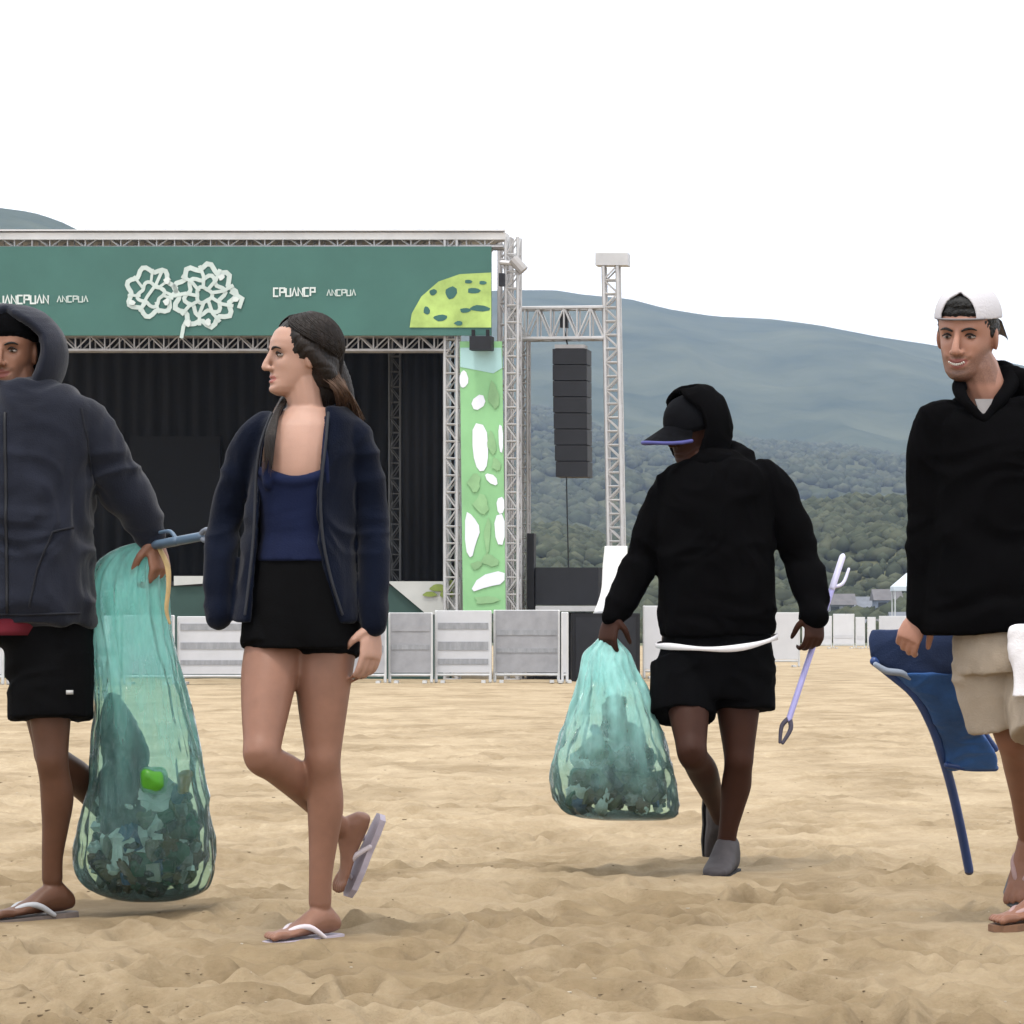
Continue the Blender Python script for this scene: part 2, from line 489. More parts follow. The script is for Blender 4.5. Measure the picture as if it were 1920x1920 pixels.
def ridge(name, prof_px, Dc, Df, Db, colA, colB, amp, vs, nx=220, ny=90, seed=0, bump=0.6):
    """a hill whose crest, at depth Dc, runs through the given photo points"""
    xs = np.linspace(-0.42, 0.42, nx) * Dc
    px = xs / Dc * F + 960
    cr = np.interp(px, [q[0] for q in prof_px], [q[1] for q in prof_px])
    cz = CAMH - (cr - HOR) / F * Dc
    ys = np.concatenate([np.linspace(Df, Dc, ny), np.linspace(Dc, Db, 14)[1:]])
    Y, X = np.meshgrid(ys, xs, indexing='ij')
    T = np.where(Y <= Dc, (Y - Df) / (Dc - Df), 1 - 0.9 * (Y - Dc) / (Db - Dc))
    S = T * T * (3 - 2 * T) * 0.35 + T * 0.65
    Z = np.interp(X.ravel(), xs, cz).reshape(X.shape) * S - 2
    p = np.stack([X.ravel(), Y.ravel() * 0.6, np.zeros(X.size)], 1)
    k = 6.0 / amp / 10
    n = fbm(p / (amp * 9), 4, seed, 0.55) + .45 * (1 - 2.2 * np.abs(vnoise(p * np.array([1, .35, 1]) / (amp * 6), seed + 90)))
    n = n.reshape(X.shape)
    Z = Z + n * amp * np.clip(T * 3, 0, 1) * np.clip((0.97 - T) * 2.2, 0.03, 1)
    ny2 = len(ys)
    V = np.stack([X.ravel(), Y.ravel(), Z.ravel()], 1)
    i = (np.arange(ny2 - 1)[:, None] * nx + np.arange(nx - 1)[None, :]).ravel()
    Q = np.stack([i, i + 1, i + nx + 1, i + nx], 1).tolist()
    m = mat(name + '_woods', colA, 1.0, vscale=vs, col2=colB, spec=0.0, bump=bump, bscale=vs * 2)
    m.node_tree.nodes['Principled BSDF'].inputs['Specular IOR Level'].default_value = 0
    for nd in m.node_tree.nodes:
        if nd.type == 'BUMP': nd.inputs['Distance'].default_value = 6.0
    return tag(link(name, V, Q, [m], None, True, loc=(0, Dc, 0)), kind='structure')

ridge('mountain_ridge', [(-900, 600), (0, 560), (330, 560), (560, 560), (760, 560), (860, 545), (950, 540), (1040, 540), (1090, 548), (1180, 556), (1250, 574), (1340, 588), (1450, 594), (1540, 606), (1640, 626), (1750, 642), (1860, 668), (1960, 690), (2200, 740), (2900, 800)],
      3000, 1500, 4200, (0.022, 0.034, 0.018), (0.080, 0.088, 0.050), 15, 0.010, seed=5)
ridge('left_hill', [(-900, 430), (-300, 365), (-120, 362), (0, 383), (60, 391), (110, 407), (190, 446), (330, 520), (600, 640), (1000, 900), (1300, 1150), (2900, 1165)],
      1900, 900, 2600, (0.030, 0.042, 0.024), (0.070, 0.080, 0.045), 7, 0.02, seed=8)
ridge('foothill', [(-900, 900), (0, 860), (500, 820), (900, 756), (1040, 768), (1120, 806), (1200, 822), (1300, 818), (1420, 832), (1520, 838), (1640, 862), (1760, 884), (1920, 890), (2900, 960)],
      2200, 620, 2900, (0.036, 0.044, 0.026), (0.085, 0.088, 0.052), 6, 0.03, seed=15)
ridge('lower_hill', [(-900, 1100), (300, 1080), (900, 985), (1050, 970), (1150, 1000), (1300, 1010), (1400, 965), (1500, 930), (1600, 915), (1700, 925), (1800, 950), (1920, 990), (2900, 1060)],
      620, 300, 900, (0.042, 0.050, 0.026), (0.10, 0.10, 0.055), 2.5, 0.07, seed=25)

def clumps(name, n, region, size, mats_, label=None, seed=1, zf=None):
    """a wood too far off to count: many small uneven crowns"""
    r = np.random.default_rng(seed)
    bm = bmesh.new(); bmesh.ops.create_icosphere(bm, subdivisions=1, radius=1.0)
    bv = np.array([v.co[:] for v in bm.verts]); bf = np.array([[v.index for v in f.verts] for f in bm.faces]); bm.free()
    Vs, Fs, Ms = [], [], []
    for k in range(n):
        u, d = r.uniform(*region[0]), r.uniform(*region[1])
        x = u * d
        z = zf(x, d) if zf else 0.0
        if z is None: continue
        s = r.uniform(*size)
        jit = 1 + 0.35 * (r.random((len(bv), 1)) - 0.5)
        v = bv * jit * np.array([s * r.uniform(0.8, 1.4), s, s * r.uniform(0.7, 1.15)]) + np.array([x, d, z + s * 0.45])
        Fs.append(bf + len(Vs) * len(bv)); Vs.append(v); Ms.append(np.full(len(bf), int(r.integers(len(mats_)))))
    V = np.concatenate(Vs); Fc = np.concatenate(Fs).tolist(); M = np.concatenate(Ms)
    o = link(name, V, Fc, mats_, None, True, M, loc=(0, float(V[:, 1].mean()), 0))
    return tag(o, label, kind='stuff')

def surf_of(obname):
    ob = bpy.data.objects[obname]
    from mathutils.bvhtree import BVHTree
    vs = [v.co + ob.location for v in ob.data.vertices]
    bvh = BVHTree.FromPolygons(vs, [tuple(p.vertices) for p in ob.data.polygons])
    def f(x, d):
        h = bvh.ray_cast(Vector((x, d, 2000)), Vector((0, 0, -1)))
        return h[0].z if h[0] is not None else None
    return f

leafA = mat('far_leaf_a', (0.050, 0.056, 0.036), 1.0, 0.35, 0.3, spec=0)
leafB = mat('far_leaf_b', (0.062, 0.067, 0.043), 1.0, 0.35, 0.3, spec=0)
leafC = mat('far_leaf_c', (0.042, 0.049, 0.032), 1.0, 0.35, 0.3, spec=0)
clumps('hillside_woods', 17000, ((-0.17, 0.18), (760, 2180)), (1.3, 3.6), [leafA, leafB, leafC], 'scattered grey green trees covering the foothill', 3, surf_of('foothill'))
clumps('lower_woods', 13000, ((-0.17, 0.18), (320, 615)), (0.5, 1.4), [leafA, leafB, leafC], 'olive scrub and trees covering the lowest hill', 4, surf_of('lower_hill'))
clumps('beach_scrub', 4000, ((-0.17, 0.18), (150, 300)), (0.25, 0.8), [leafA, leafC, leafB], 'dark scrub along the back edge of the beach', 6)

# the air between here and the hills
def haze():
    mb = MB(); mb.box((0, 2500, 230), (5200, 5600, 464))
    m = bpy.data.materials.new('air'); m.use_nodes = True
    t = m.node_tree; t.nodes.clear()
    o = t.nodes.new('ShaderNodeOutputMaterial'); v = t.nodes.new('ShaderNodeVolumePrincipled')
    v.inputs['Color'].default_value = (0.44, 0.565, 0.80, 1)
    v.inputs['Density'].default_value = HAZE
    v.inputs['Anisotropy'].default_value = 0.0
    t.links.new(v.outputs[0], o.inputs['Volume'])
    ob = mb.build('haze', m, loc=(0, 2500, -2))
    tag(ob, 'pale blue haze in the air before the hills', kind='stuff')
HAZE = 1.65e-4
haze()

# ------------------------------------------------------------------ town at the foot of the hills
plaster = [mat('plaster_white', (0.27, 0.28, 0.30), 0.9, 0.1, 0.6), mat('plaster_grey', (0.20, 0.21, 0.23), 0.9, 0.12, 0.6), mat('plaster_blue', (0.20, 0.23, 0.29), 0.9, 0.1, 0.6)]
rooft = [mat('roof_clay', (0.11, 0.105, 0.11), 0.9, 0.2, 1.0), mat('roof_slate', (0.12, 0.13, 0.15), 0.8, 0.2, 1.0)]
glassd = mat('window_dark', (0.03, 0.035, 0.04), 0.2, 0.1, 3)
def house(px, py, D, wm, dm, hm, k, label):
    p = P(px, py, D)
    t = thing('house', p, label, 'house', 'small houses below the hills')
    mb = MB(); mb.box((p.x, p.y, p.z + hm / 2 - 0.5), (wm, dm, hm + 1)); mb.build('wall', plaster[k % 3], t)
    y0, y1 = p.y - dm / 2 - 0.25, p.y + dm / 2 + 0.25
    z0 = p.z + hm + 0.003
    mb = MB(); mb.prism([(p.x - wm / 2 - .3, y0, z0), (p.x + wm / 2 + .3, y0, z0), (p.x + wm / 2 + .3, (y0 + y1) / 2, z0 + dm * 0.3), (p.x - wm / 2 - .3, (y0 + y1) / 2, z0 + dm * 0.3)][:4], (0, 0.2, 0)) if False else None
    V = [(p.x - wm / 2 - .3, y0, z0), (p.x + wm / 2 + .3, y0, z0), (p.x + wm / 2 + .3, y1, z0), (p.x - wm / 2 - .3, y1, z0), (p.x - wm / 2 - .3, (y0 + y1) / 2, z0 + dm * .3), (p.x + wm / 2 + .3, (y0 + y1) / 2, z0 + dm * .3)]
    mb = MB(); mb.add(V, [(0, 1, 5, 4), (2, 3, 4, 5), (0, 4, 3), (1, 2, 5), (3, 2, 1, 0)]); mb.build('roof', rooft[k % 2], t)
    n = max(2, int(wm / 2.6))
    for i in range(n):
        x = p.x - wm / 2 + wm * (i + 0.5) / n
        mb = MB(); mb.box((x, p.y - dm / 2 - 0.01, p.z + hm * 0.55), (0.9, 0.10, 1.2)); mb.build('window', glassd, t)
    return t
SURF_L = surf_of('lower_hill')
for i, (px, py, D, wm, hm, lab) in enumerate((
        (1574, 1122, 420, 3.6, 2.4, 'small pale house right beside the black sleeve of the person in the cap'),
        (1622, 1112, 450, 3.2, 2.2, 'small grey house with a dark roof between two paler houses'),
        (1662, 1124, 410, 3.4, 2.6, 'bluish house with three windows left of the man in the black jumper'),
        (1600, 1142, 330, 3.0, 1.6, 'low white house with a slate roof just above the white fence'),
        (1650, 1146, 320, 2.6, 1.6, 'low grey house with a clay roof just above the white fence'),
        (1690, 1140, 335, 2.6, 1.9, 'bluish low house half hidden by the man in the black jumper'),
        (1014, 1040, 460, 3.0, 2.2, 'white house seen between the stage and the lighting mast'))):
    D = 318 + (D - 318) * .35; c = P(px, py, D); z = SURF_L(c.x, D) or 0.0
    house(px, HOR - (z - CAMH) * F / D, D, wm * .75, 4.0, hm * .7, i, lab)

# ------------------------------------------------------------------ the stage
TH = math.radians(10)
SL = Vector((math.cos(TH), -math.sin(TH), 0))     # along the stage front, towards the right and nearer
SN = Vector((math.sin(TH), math.cos(TH), 0))      # into the stage
SQ = Vector(((950 - 960) / F * 51.0, 51.0, 0))
CAMP = Vector((0, 0, CAMH))
def S(px, py, off=0.0):
    """the point of the upright plane `off` metres behind the stage front that shows at (px, py)"""
    d = Vector(((px - 960) / F, 1, -(py - HOR) / F))
    return CAMP + d * (((SQ + SN * off) - CAMP).dot(SN) / d.dot(SN))
def sbox(mb, x0, x1, y0, y1, off, depth, mi=0):
    q = [S(x0, y0, off), S(x1, y0, off), S(x1, y1, off), S(x0, y1, off)]
    q = [Vector((a.x, a.y, max(a.z, 0.0))) for a in q]
    return mb.prism(q, SN * depth, mi)

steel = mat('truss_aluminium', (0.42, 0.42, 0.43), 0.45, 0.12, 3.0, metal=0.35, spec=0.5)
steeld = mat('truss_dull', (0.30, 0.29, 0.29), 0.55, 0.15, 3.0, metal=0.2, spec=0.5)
pale = mat('pale_vinyl', (0.66, 0.66, 0.68), 0.6, 0.05, 2.0)
black_cloth = mat('black_drape', (0.004, 0.004, 0.005), 0.95, 0.35, 1.2, stretch=(1.5, 1.5, .12), bump=.4, bscale=4)
black_box = mat('black_paint', (0.005, 0.005, 0.007), 0.6, 0.2, 5)
dark_grey = mat('dark_slate_paint', (0.010, 0.011, 0.015), 0.6, 0.2, 4)

def truss(mb, A, B, wv, hv, bays, rc=0.028, rd=0.014):
    """box truss: four chords and zigzag lacing between A and B; wv, hv are half-size vectors"""
    A, B, wv, hv = Vector(A), Vector(B), Vector(wv), Vector(hv)
    for sx, sy in ((1, 1), (1, -1), (-1, -1), (-1, 1)):
        o = wv * sx + hv * sy
        mb.tube([A + o, B + o], rc, 6, smooth=1, round_ends=False)
    face = [((1, 1), (1, -1)), ((-1, 1), (-1, -1)), ((1, 1), (-1, 1)), ((1, -1), (-1, -1))]
    for k in range(bays):
        p, q = A.lerp(B, k / bays), A.lerp(B, (k + 1) / bays)
        for a, b in face:
            if k % 2: a, b = b, a
            mb.tube([p + wv * a[0] + hv * a[1], q + wv * b[0] + hv * b[1]], rd, 5, smooth=1, round_ends=False)
            mb.tube([p + wv * a[0] + hv * a[1], p + wv * b[0] + hv * b[1]], rd, 5, smooth=1, round_ends=False)
    return mb

ZUP = Vector((0, 0, 1))
stage = thing('stage', S(480, 1290, 0) * 1.0, 'big outdoor stage with dark green fascia, truss frame and black interior', 'stage')
stage.location.z = 0
# roof edge: pale beam on top with the steel truss behind it
mb = MB(); sbox(mb, -260, 948, 436, 449, 0.05, 0.35); mb.build('roof_edge', mat('roof_edge_white', (0.55, 0.55, 0.56), .6, .12, 1.5), stage)
mb = MB(); mb.prism([S(x, y, 0.0) for x, y in ((-260, 430), (948, 430), (948, 433), (-260, 433))], (-.5, 6.5, 0)); mb.build('roof', mat('roof_sheet', (0.5, 0.5, 0.52), .6, .08, .8), stage)
mb = MB(); truss(mb, S(-260, 456, .30), S(948, 452, .30), SN * .18, ZUP * .10, 36); mb.build('roof_truss', steel, stage)
mb = MB(); truss(mb, S(-260, 644, .22), S(846, 644, .22), SN * .14, ZUP * .115, 40, .024, .013); mb.build('lower_truss', steeld, stage)
# front corner: two truss posts that frame the printed column cloth
for x0 in (848, 962):
    mb = MB(); a, b = S(x0, 1290, .2), S(x0, 446, .2); a.z = 0; truss(mb, a, b, SL * .095, SN * .12, 26, .026, .013); mb.build('truss_post', steel, stage)
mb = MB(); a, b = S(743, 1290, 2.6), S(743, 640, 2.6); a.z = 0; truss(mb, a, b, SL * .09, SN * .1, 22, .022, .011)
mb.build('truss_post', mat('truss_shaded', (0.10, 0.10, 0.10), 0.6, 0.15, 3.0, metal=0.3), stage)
for x0 in (-240, 948):
    mb = MB(); a, b = S(x0, 1290, 6.6), S(x0, 446, 6.6); a.z = 0; truss(mb, a, b, SL * .1, SN * .1, 20, .03, .014); mb.build('truss_post', steeld, stage)
# floor deck and skirts
mb = MB(); q = [S(-260, 1090, .4), S(846, 1090, .4), S(846, 1098, .4), S(-260, 1098, .4)]; mb.prism(q, SN * 6.2); mb.build('deck', dark_grey, stage)
mb = MB(); sbox(mb, -260, 846, 1099, 1320, .42, .06); mb.build('front_skirt', mat('skirt_green', (0.030, 0.062, 0.055), .8, .15, 1.0), stage)
mb = MB(); mb.prism([S(726, 1090, .36), S(868, 1090, .36), S(868, 1152, .36), S(800, 1152, .36)], SN * .03)
mb.build('skirt_print', mat('print_grey', (0.42, 0.43, 0.42), .8, .08, 2), stage)
mb = MB(); mb.prism([S(326, 1080, .36), S(384, 1080, .36), S(384, 1094, .36), S(326, 1098, .36)], SN * .03)
mb.build('skirt_print', mat('print_grey', (0.42, 0.43, 0.42), .8, .08, 2), stage)
mb = MB()
for cx, cy, rx, ry in ((822, 1102, 16, 7), (838, 1112, 12, 11), (806, 1114, 13, 5), (846, 1096, 6, 9)):
    mb.prism([S(cx + rx * math.cos(a) * (1 + .2 * math.sin(3 * a)), cy + ry * math.sin(a), .33) for a in [i * math.pi / 7 for i in range(14)]], SN * .012)
mb.build('leaf_motif', mat('print_olive', (0.17, 0.22, 0.055), .8, .2, 6), stage)
mb = MB(); q = [S(846, 450, .5), S(846, 450, 6.9), S(846, 1150, 6.9), S(846, 1150, .5)]
q[0].z = q[1].z = 6.4; q[3].z = q[2].z = 0.6
mb.prism(q, SL * 0.05); mb.build('side_wall', black_cloth, stage)

# black drapes of the stage, pleated sheets
def pleated(name, x0, x1, ytop, ybot, off, pleats, amp, m, label, cat):
    n = pleats * 6; top, bot = [], []
    for i in range(n + 1):
        x = x0 + (x1 - x0) * i / n
        d = off + amp * math.sin(2 * math.pi * i / 6) * (0.7 + 0.3 * math.sin(i * 1.7))
        a, b = S(x, ytop, off), S(x, ybot, off)
        a = a + SN * (d - off) * .6; b = b + SN * (d - off)
        top.append(a); bot.append(b)
    mb = MB(); V = []
    for a, b in zip(top, bot): V += [a, a.lerp(b, .5), b]
    W = [p + SN * .02 for p in V]; k = len(V); Fc = []
    for i in range(n):
        for j in range(2):
            a, b, c, d = i * 3 + j, (i + 1) * 3 + j, (i + 1) * 3 + j + 1, i * 3 + j + 1
            Fc.append((a, d, c, b)); Fc.append((k + a, k + b, k + c, k + d))
    for i in range(n):
        Fc.append((i * 3, (i + 1) * 3, k + (i + 1) * 3, k + i * 3)); Fc.append((i * 3 + 2, k + i * 3 + 2, k + (i + 1) * 3 + 2, (i + 1) * 3 + 2))
    mb.add(V + W, Fc)
    return tag(mb.build(name, m, None, True), label, cat)
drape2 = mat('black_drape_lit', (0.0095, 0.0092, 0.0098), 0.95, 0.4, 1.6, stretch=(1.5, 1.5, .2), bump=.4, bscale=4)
pleated('stage_curtain', -255, 842, 600, 1090, 5.4, 38, .07, drape2, 'wide charcoal backdrop curtain across the back of the stage', 'curtain')
pleated('stage_curtain', 753, 842, 615, 1088, 1.2, 5, .05, black_cloth, 'narrow black side curtain next to the printed green column', 'curtain')
t = thing('video_screen', S(328, 1088, 4.6), 'dark rectangular screen standing in the middle of the stage', 'screen')
mb = MB(); sbox(mb, 245, 412, 818, 1004, 4.6, .12); mb.build('panel', mat('screen_black', (0.003, 0.003, 0.004), .8, .1, 2), t)
for x in (262, 395):
    mb = MB(); sbox(mb, x - 4, x + 4, 1004, 1089, 4.62, .08); mb.build('leg', black_box, t)

# green fascia banner with its prints
green = mat('banner_green', (0.046, 0.122, 0.106), 0.7, 0.10, 0.9, bump=.2, bscale=2)
t = thing('banner', S(450, 628, -.06), 'long dark green fascia banner with white emblem under the stage roof', 'banner')
mb = MB(); sbox(mb, -255, 921, 462, 629, -.06, .05); mb.build('cloth', green, t)
wp = mat('print_white', (0.43, 0.50, 0.48), .7, .12, 4)
wp2 = mat('print_white_bright', (0.52, 0.57, 0.56), .7, .08, 4)
def disc(mb, cx, cy, r, off, th=.003, n=9, wob=.25, ry=None):
    ph = random.uniform(0, 6)
    mb.prism([S(cx + r * (1 + wob * math.sin(3 * a + ph)) * math.cos(a), cy + (ry or r) * (1 + wob * math.sin(2 * a + ph)) * math.sin(a), off) for a in [2 * math.pi * i / n for i in range(n)]], SN * th)
def stroke(mb, pts, wd, off, th=.002):
    """a printed line as one mitred strip"""
    n = len(pts); closed = n > 3 and math.hypot(pts[0][0] - pts[-1][0], pts[0][1] - pts[-1][1]) < 1e-6
    F_, B_ = [], []
    for k, (x, y) in enumerate(pts):
        a = pts[k - 1] if k else (pts[-2] if closed else pts[0]); b = pts[k + 1] if k < n - 1 else (pts[1] if closed else pts[-1])
        d1 = (x - a[0], y - a[1]); d2 = (b[0] - x, b[1] - y)
        l1 = math.hypot(*d1); l2 = math.hypot(*d2)
        u1 = (d1[0] / l1, d1[1] / l1) if l1 > 1e-6 else (d2[0] / l2, d2[1] / l2); u2 = (d2[0] / l2, d2[1] / l2) if l2 > 1e-6 else u1
        nx_, ny_ = -(u1[1] + u2[1]), u1[0] + u2[0]; L_ = math.hypot(nx_, ny_) or 1; nx_, ny_ = nx_ / L_, ny_ / L_
        m_ = wd / 2 / max(.55, nx_ * -u1[1] + ny_ * u1[0])
        for q in (1, -1):
            p = S(x + nx_ * m_ * q, y + ny_ * m_ * q, off); F_.append(p); B_.append(p + SN * th)
    V = F_ + B_; N_ = 2 * n; Fc = []
    for k in range(n - 1):
        a = 2 * k
        Fc += [(a, a + 1, a + 3, a + 2), (N_ + a, N_ + a + 2, N_ + a + 3, N_ + a + 1), (a, a + 2, N_ + a + 2, N_ + a), (a + 1, N_ + a + 1, N_ + a + 3, a + 3)]
    Fc += [(0, N_, N_ + 1, 1), (2 * n - 2, 2 * n - 1, N_ + 2 * n - 1, N_ + 2 * n - 2)]
    mb.add(V, Fc)
random.seed(21)
mb = MB(); o = -.072
# two ornate leaf outlines: a small lobed one and a larger one with veins
def lobed(cx, cy, rx, ry, lobes, depth, wd, k, ph=0.0, a0=0.0, a1=2 * math.pi):
    n = 46; pts = []
    for i in range(n + 1):
        a = a0 + (a1 - a0) * i / n; g = 1 + depth * math.cos(lobes * a + ph)
        pts.append((cx + rx * g * math.cos(a), cy + ry * g * math.sin(a)))
    stroke(mb, pts, wd, o - .0004 * k)
lobed(283, 547, 42, 42, 7, .13, 8.5, 0, .6); lobed(283, 552, 22, 20, 4, .2, 6.5, 3, 1.0); stroke(mb, [(304, 508), (292, 534), (276, 556), (262, 582)], 6, o - .0020); stroke(mb, [(292, 534), (310, 548), (330, 556)], 5.5, o - .0024)
for k in range(7):
    a = 2 * math.pi * k / 7 + .2
    stroke(mb, [(283 + 20 * math.cos(a), 550 + 18 * math.sin(a)), (283 + 44 * math.cos(a + .1), 547 + 43 * math.sin(a + .1))], 5, o - .0028 - .0002 * k)
lobed(384, 554, 54, 54, 9, .12, 9, 0, .4); lobed(384, 554, 34, 34, 6, .16, 7.5, 2, 1.2); lobed(382, 553, 14, 14, 3, .15, 7, 4)
for k in range(9):
    a = 2 * math.pi * k / 9 + .3
    stroke(mb, [(384 + 13 * math.cos(a), 554 + 13 * math.sin(a)), (384 + 36 * math.cos(a + .16), 554 + 36 * math.sin(a + .16)), (384 + 57 * math.cos(a + .05), 554 + 57 * math.sin(a + .05))], 6.5, o - .0046 - .0003 * k)
stroke(mb, [(352, 596), (344, 612), (340, 634)], 7, o - .0080); stroke(mb, [(432, 546), (454, 560), (448, 578)], 8, o - .0084)
mb.build('emblem', wp, t)
mb = MB()
for cx, cy in ((247, 567), (313, 526), (312, 566), (415, 520), (441, 561), (352, 606), (390, 604)):
    mb = MB(); disc(mb, cx, cy, 6, -.092, .004); mb.build('emblem_highlight', wp2, t)
def word(mb, x0, x1, yc, h, slope, n, heavy):
    """a line of illegible capitals, as the photograph shows it"""
    wl = (x1 - x0) / n
    for i in range(n):
        xa = x0 + wl * (i + .12); xb = x0 + wl * (i + .86); ya = yc - h / 2 + slope * (xa - x0); yb = ya + h
        sty = [[(xa, yb), (xa, ya), (xb, ya), (xb, (ya + yb) / 2), (xa, (ya + yb) / 2)], [(xa, yb), ((xa + xb) / 2, ya), (xb, yb)],
               [(xb, ya), (xa, ya), (xa, yb), (xb, yb)], [(xa, ya), (xa, yb), (xb, yb), (xb, ya)], [(xa, yb), (xa, ya), (xb, yb), (xb, ya)]][(i * 3 + n) % 5]
        stroke(mb, sty, heavy, -.0725 - .0006 * (i % 2))
for a_ in ((512, 592, 548, 15, -.01, 7, 3.0), (-4, 92, 562, 15, -.01, 8, 3.0)):
    mb = MB(); word(mb, *a_); mb.build('lettering', wp2, t)
for a_ in ((612, 668, 549, 11, -.01, 6, 2.2), (106, 166, 561, 11, -.01, 6, 2.2)):
    mb = MB(); word(mb, *a_); mb.build('lettering', wp, t)
mb = MB(); mb.prism([S(x, y, -.075) for x, y in ((768, 614), (772, 588), (790, 556), (822, 528), (862, 514), (921, 511), (921, 614))], SN * .008)
mb.build('leaf_print', mat('print_lime', (0.34, 0.47, 0.14), .7, .3, 2.2), t)
mb = MB()
for cx, cy, rx, ry in ((846, 549, 11, 12), (812, 548, 7, 6), (888, 545, 12, 6), (900, 578, 19, 6), (872, 582, 10, 5), (826, 596, 13, 6), (800, 582, 6, 8), (860, 606, 8, 4), (878, 528, 7, 4), (905, 530, 7, 4)):
    mb = MB(); disc(mb, cx, cy, rx, -.079 - .0008 * (cx % 3), .003, 10, .15, ry)
    mb.build('leaf_vein_print', mat('print_deep_green', (0.035, 0.11, 0.10), .7, .2, 3), t)

# printed cloth on the corner column
colg = mat('column_green', (0.225, 0.455, 0.225), .7, .16, .8)
t = thing('column_banner', S(905, 1150, .02), 'tall narrow light green printed cloth on the right stage column', 'banner')
mb = MB(); q = [S(862, 640, .02), S(941, 640, .02), S(948, 1150, .02), S(868, 1150, .02)]; mb.prism(q, SN * .03); mb.build('cloth', colg, t)
mb = MB(); q = [S(863, 652, .012), S(940, 652, .012), S(941, 690, .012), S(925, 700, .012), S(863, 688, .012)]; mb.prism(q, SN * .006); mb.build('top_print', mat('print_sky', (0.33, 0.52, 0.53), .7, .1, 1), t)
mb = MB()
for i, pl in enumerate((((862, 700), (872, 692), (880, 715), (870, 728), (862, 724)), ((882, 752), (904, 736), (912, 758), (890, 772)), ((886, 792), (912, 798), (916, 850), (911, 882), (896, 884), (886, 850)),
           ((908, 886), (930, 892), (934, 912), (914, 904)), ((930, 936), (945, 930), (946, 960), (934, 965)), ((872, 958), (886, 966), (902, 992), (892, 1018), (884, 1050), (872, 1030)),
           ((926, 968), (946, 962), (946, 1022), (930, 1020)), ((880, 1112), (898, 1080), (946, 1068), (946, 1094), (914, 1100)), ((934, 795), (943, 800), (943, 850), (936, 846)))):
    for _ in range(1):
        pl = [q for (xa, ya), (xb, yb) in zip(pl, pl[1:] + pl[:1]) for q in ((.75 * xa + .25 * xb, .75 * ya + .25 * yb), (.25 * xa + .75 * xb, .25 * ya + .75 * yb))] if isinstance(pl, list) else [q for (xa, ya), (xb, yb) in zip(pl, pl[1:] + pl[:1]) for q in ((.75 * xa + .25 * xb, .75 * ya + .25 * yb), (.25 * xa + .75 * xb, .25 * ya + .75 * yb))]
    mb = MB(); mb.prism([S(x, y, .010 - .0007 * i) for x, y in pl], SN * .005)
    mb.build('white_print', mat('print_lilac_white', (0.66, 0.68, 0.76), .7, .06, 2), t)
for cx, cy, rx, ry in ((925, 740, 10, 26), (922, 830, 8, 20), (890, 905, 12, 15), (903, 945, 14, 16), (914, 1005, 6, 30), (918, 1050, 16, 12), (910, 1125, 22, 9), (893, 1060, 10, 8), (930, 870, 8, 14)):
    mb = MB(); disc(mb, cx, cy, rx, .0025 - .0006 * (cx % 4), .003, 10, .3, ry)
    mb.build('green_print', mat('print_mid_green', (0.22, 0.39, 0.20), .7, .2, 2), t)
t = thing('stage_spotlight', S(900, 636, -.1), 'dark spotlight clamped to the truss over the printed green column', 'spotlight')
mb = MB(); sbox(mb, 880, 921, 630, 656, -.3, .24); mb.build('housing', dark_grey, t)
mb = MB(); sbox(mb, 884, 890, 618, 631, -.2, .05); mb.build('bracket', black_box, t)
mb = MB(); sbox(mb, 911, 917, 618, 631, -.2, .05); mb.build('bracket', black_box, t)
t = thing('floodlight', S(950, 530, -.1), 'small grey floodlight sticking out beside the top stage corner', 'floodlight')
mb = MB(); mb.tube([S(940, 492, 0), S(966, 494, 0)], .04, 8, smooth=1); mb.build('arm', steel, t)
mb = MB(); mb.tube([S(962, 486, 0), S(982, 508, 0)], .085, 10, smooth=1, round_ends=False); mb.build('housing', steeld, t)
mb = MB(); sbox(mb, 935, 945, 512, 536, -.12, .12); mb.build('ballast_box', dark_grey, t)

# lighting and sound mast beside the stage
t = thing('lighting_mast', S(1150, 1290, 1.0), 'grey truss mast with crossbar beside the stage', 'mast')
t.location.z = 0
mb = MB(); a, b = S(1160, 1285, 1.0), S(1146, 500, 1.0); a.z = 0; truss(mb, a, b, SL * .11, SN * .11, 30, .03, .015); mb.build('post', steel, t)
mb = MB(); sbox(mb, 1116, 1177, 474, 497, .86, .3); mb.build('head_block', steel, t)
mb = MB(); a, b = S(985, 1285, 1.0), S(985, 640, 1.0); a.z = 0; truss(mb, a, b, SL * .05, SN * .1, 24, .02, .01); mb.build('post', steeld, t)
mb = MB(); truss(mb, S(962, 608, 1.0), S(1134, 606, 1.0), SN * .15, ZUP * .24, 7, .028, .016); mb.build('crossbeam', steel, t)
mb = MB(); sbox(mb, 1050, 1064, 586, 614, .92, .12); mb.build('hoist', dark_grey, t)
mb = MB(); mb.tube([S(1057, 614, .98), S(1066, 655, .98)], .012, 6, smooth=1); mb.build('cable', black_box, t)
mb = MB(); mb.tube([S(1062, 890, .98), S(1066, 1070, .98)], .010, 6, smooth=1); mb.build('cable', black_box, t)
t = thing('line_array_speaker', S(1068, 896, .8), 'tall dark line array of loudspeakers hanging from the mast', 'loudspeaker')
for k in range(8):
    y0 = 654 + k * 30.2; sh = 2.0 * (k / 7) ** 2 * 3
    mb = MB(); q = [S(1036 + sh, y0, .75), S(1100 + sh * .3, y0, .75), S(1100 + sh * .3, y0 + 28.6, .75), S(1036 + sh, y0 + 28.6, .75)]
    mb.prism(q, SN * .5); mb.build('cabinet', dark_grey, t)
mb = MB(); sbox(mb, 1040, 1096, 646, 653, .85, .3); mb.build('hanging_frame', steeld, t)

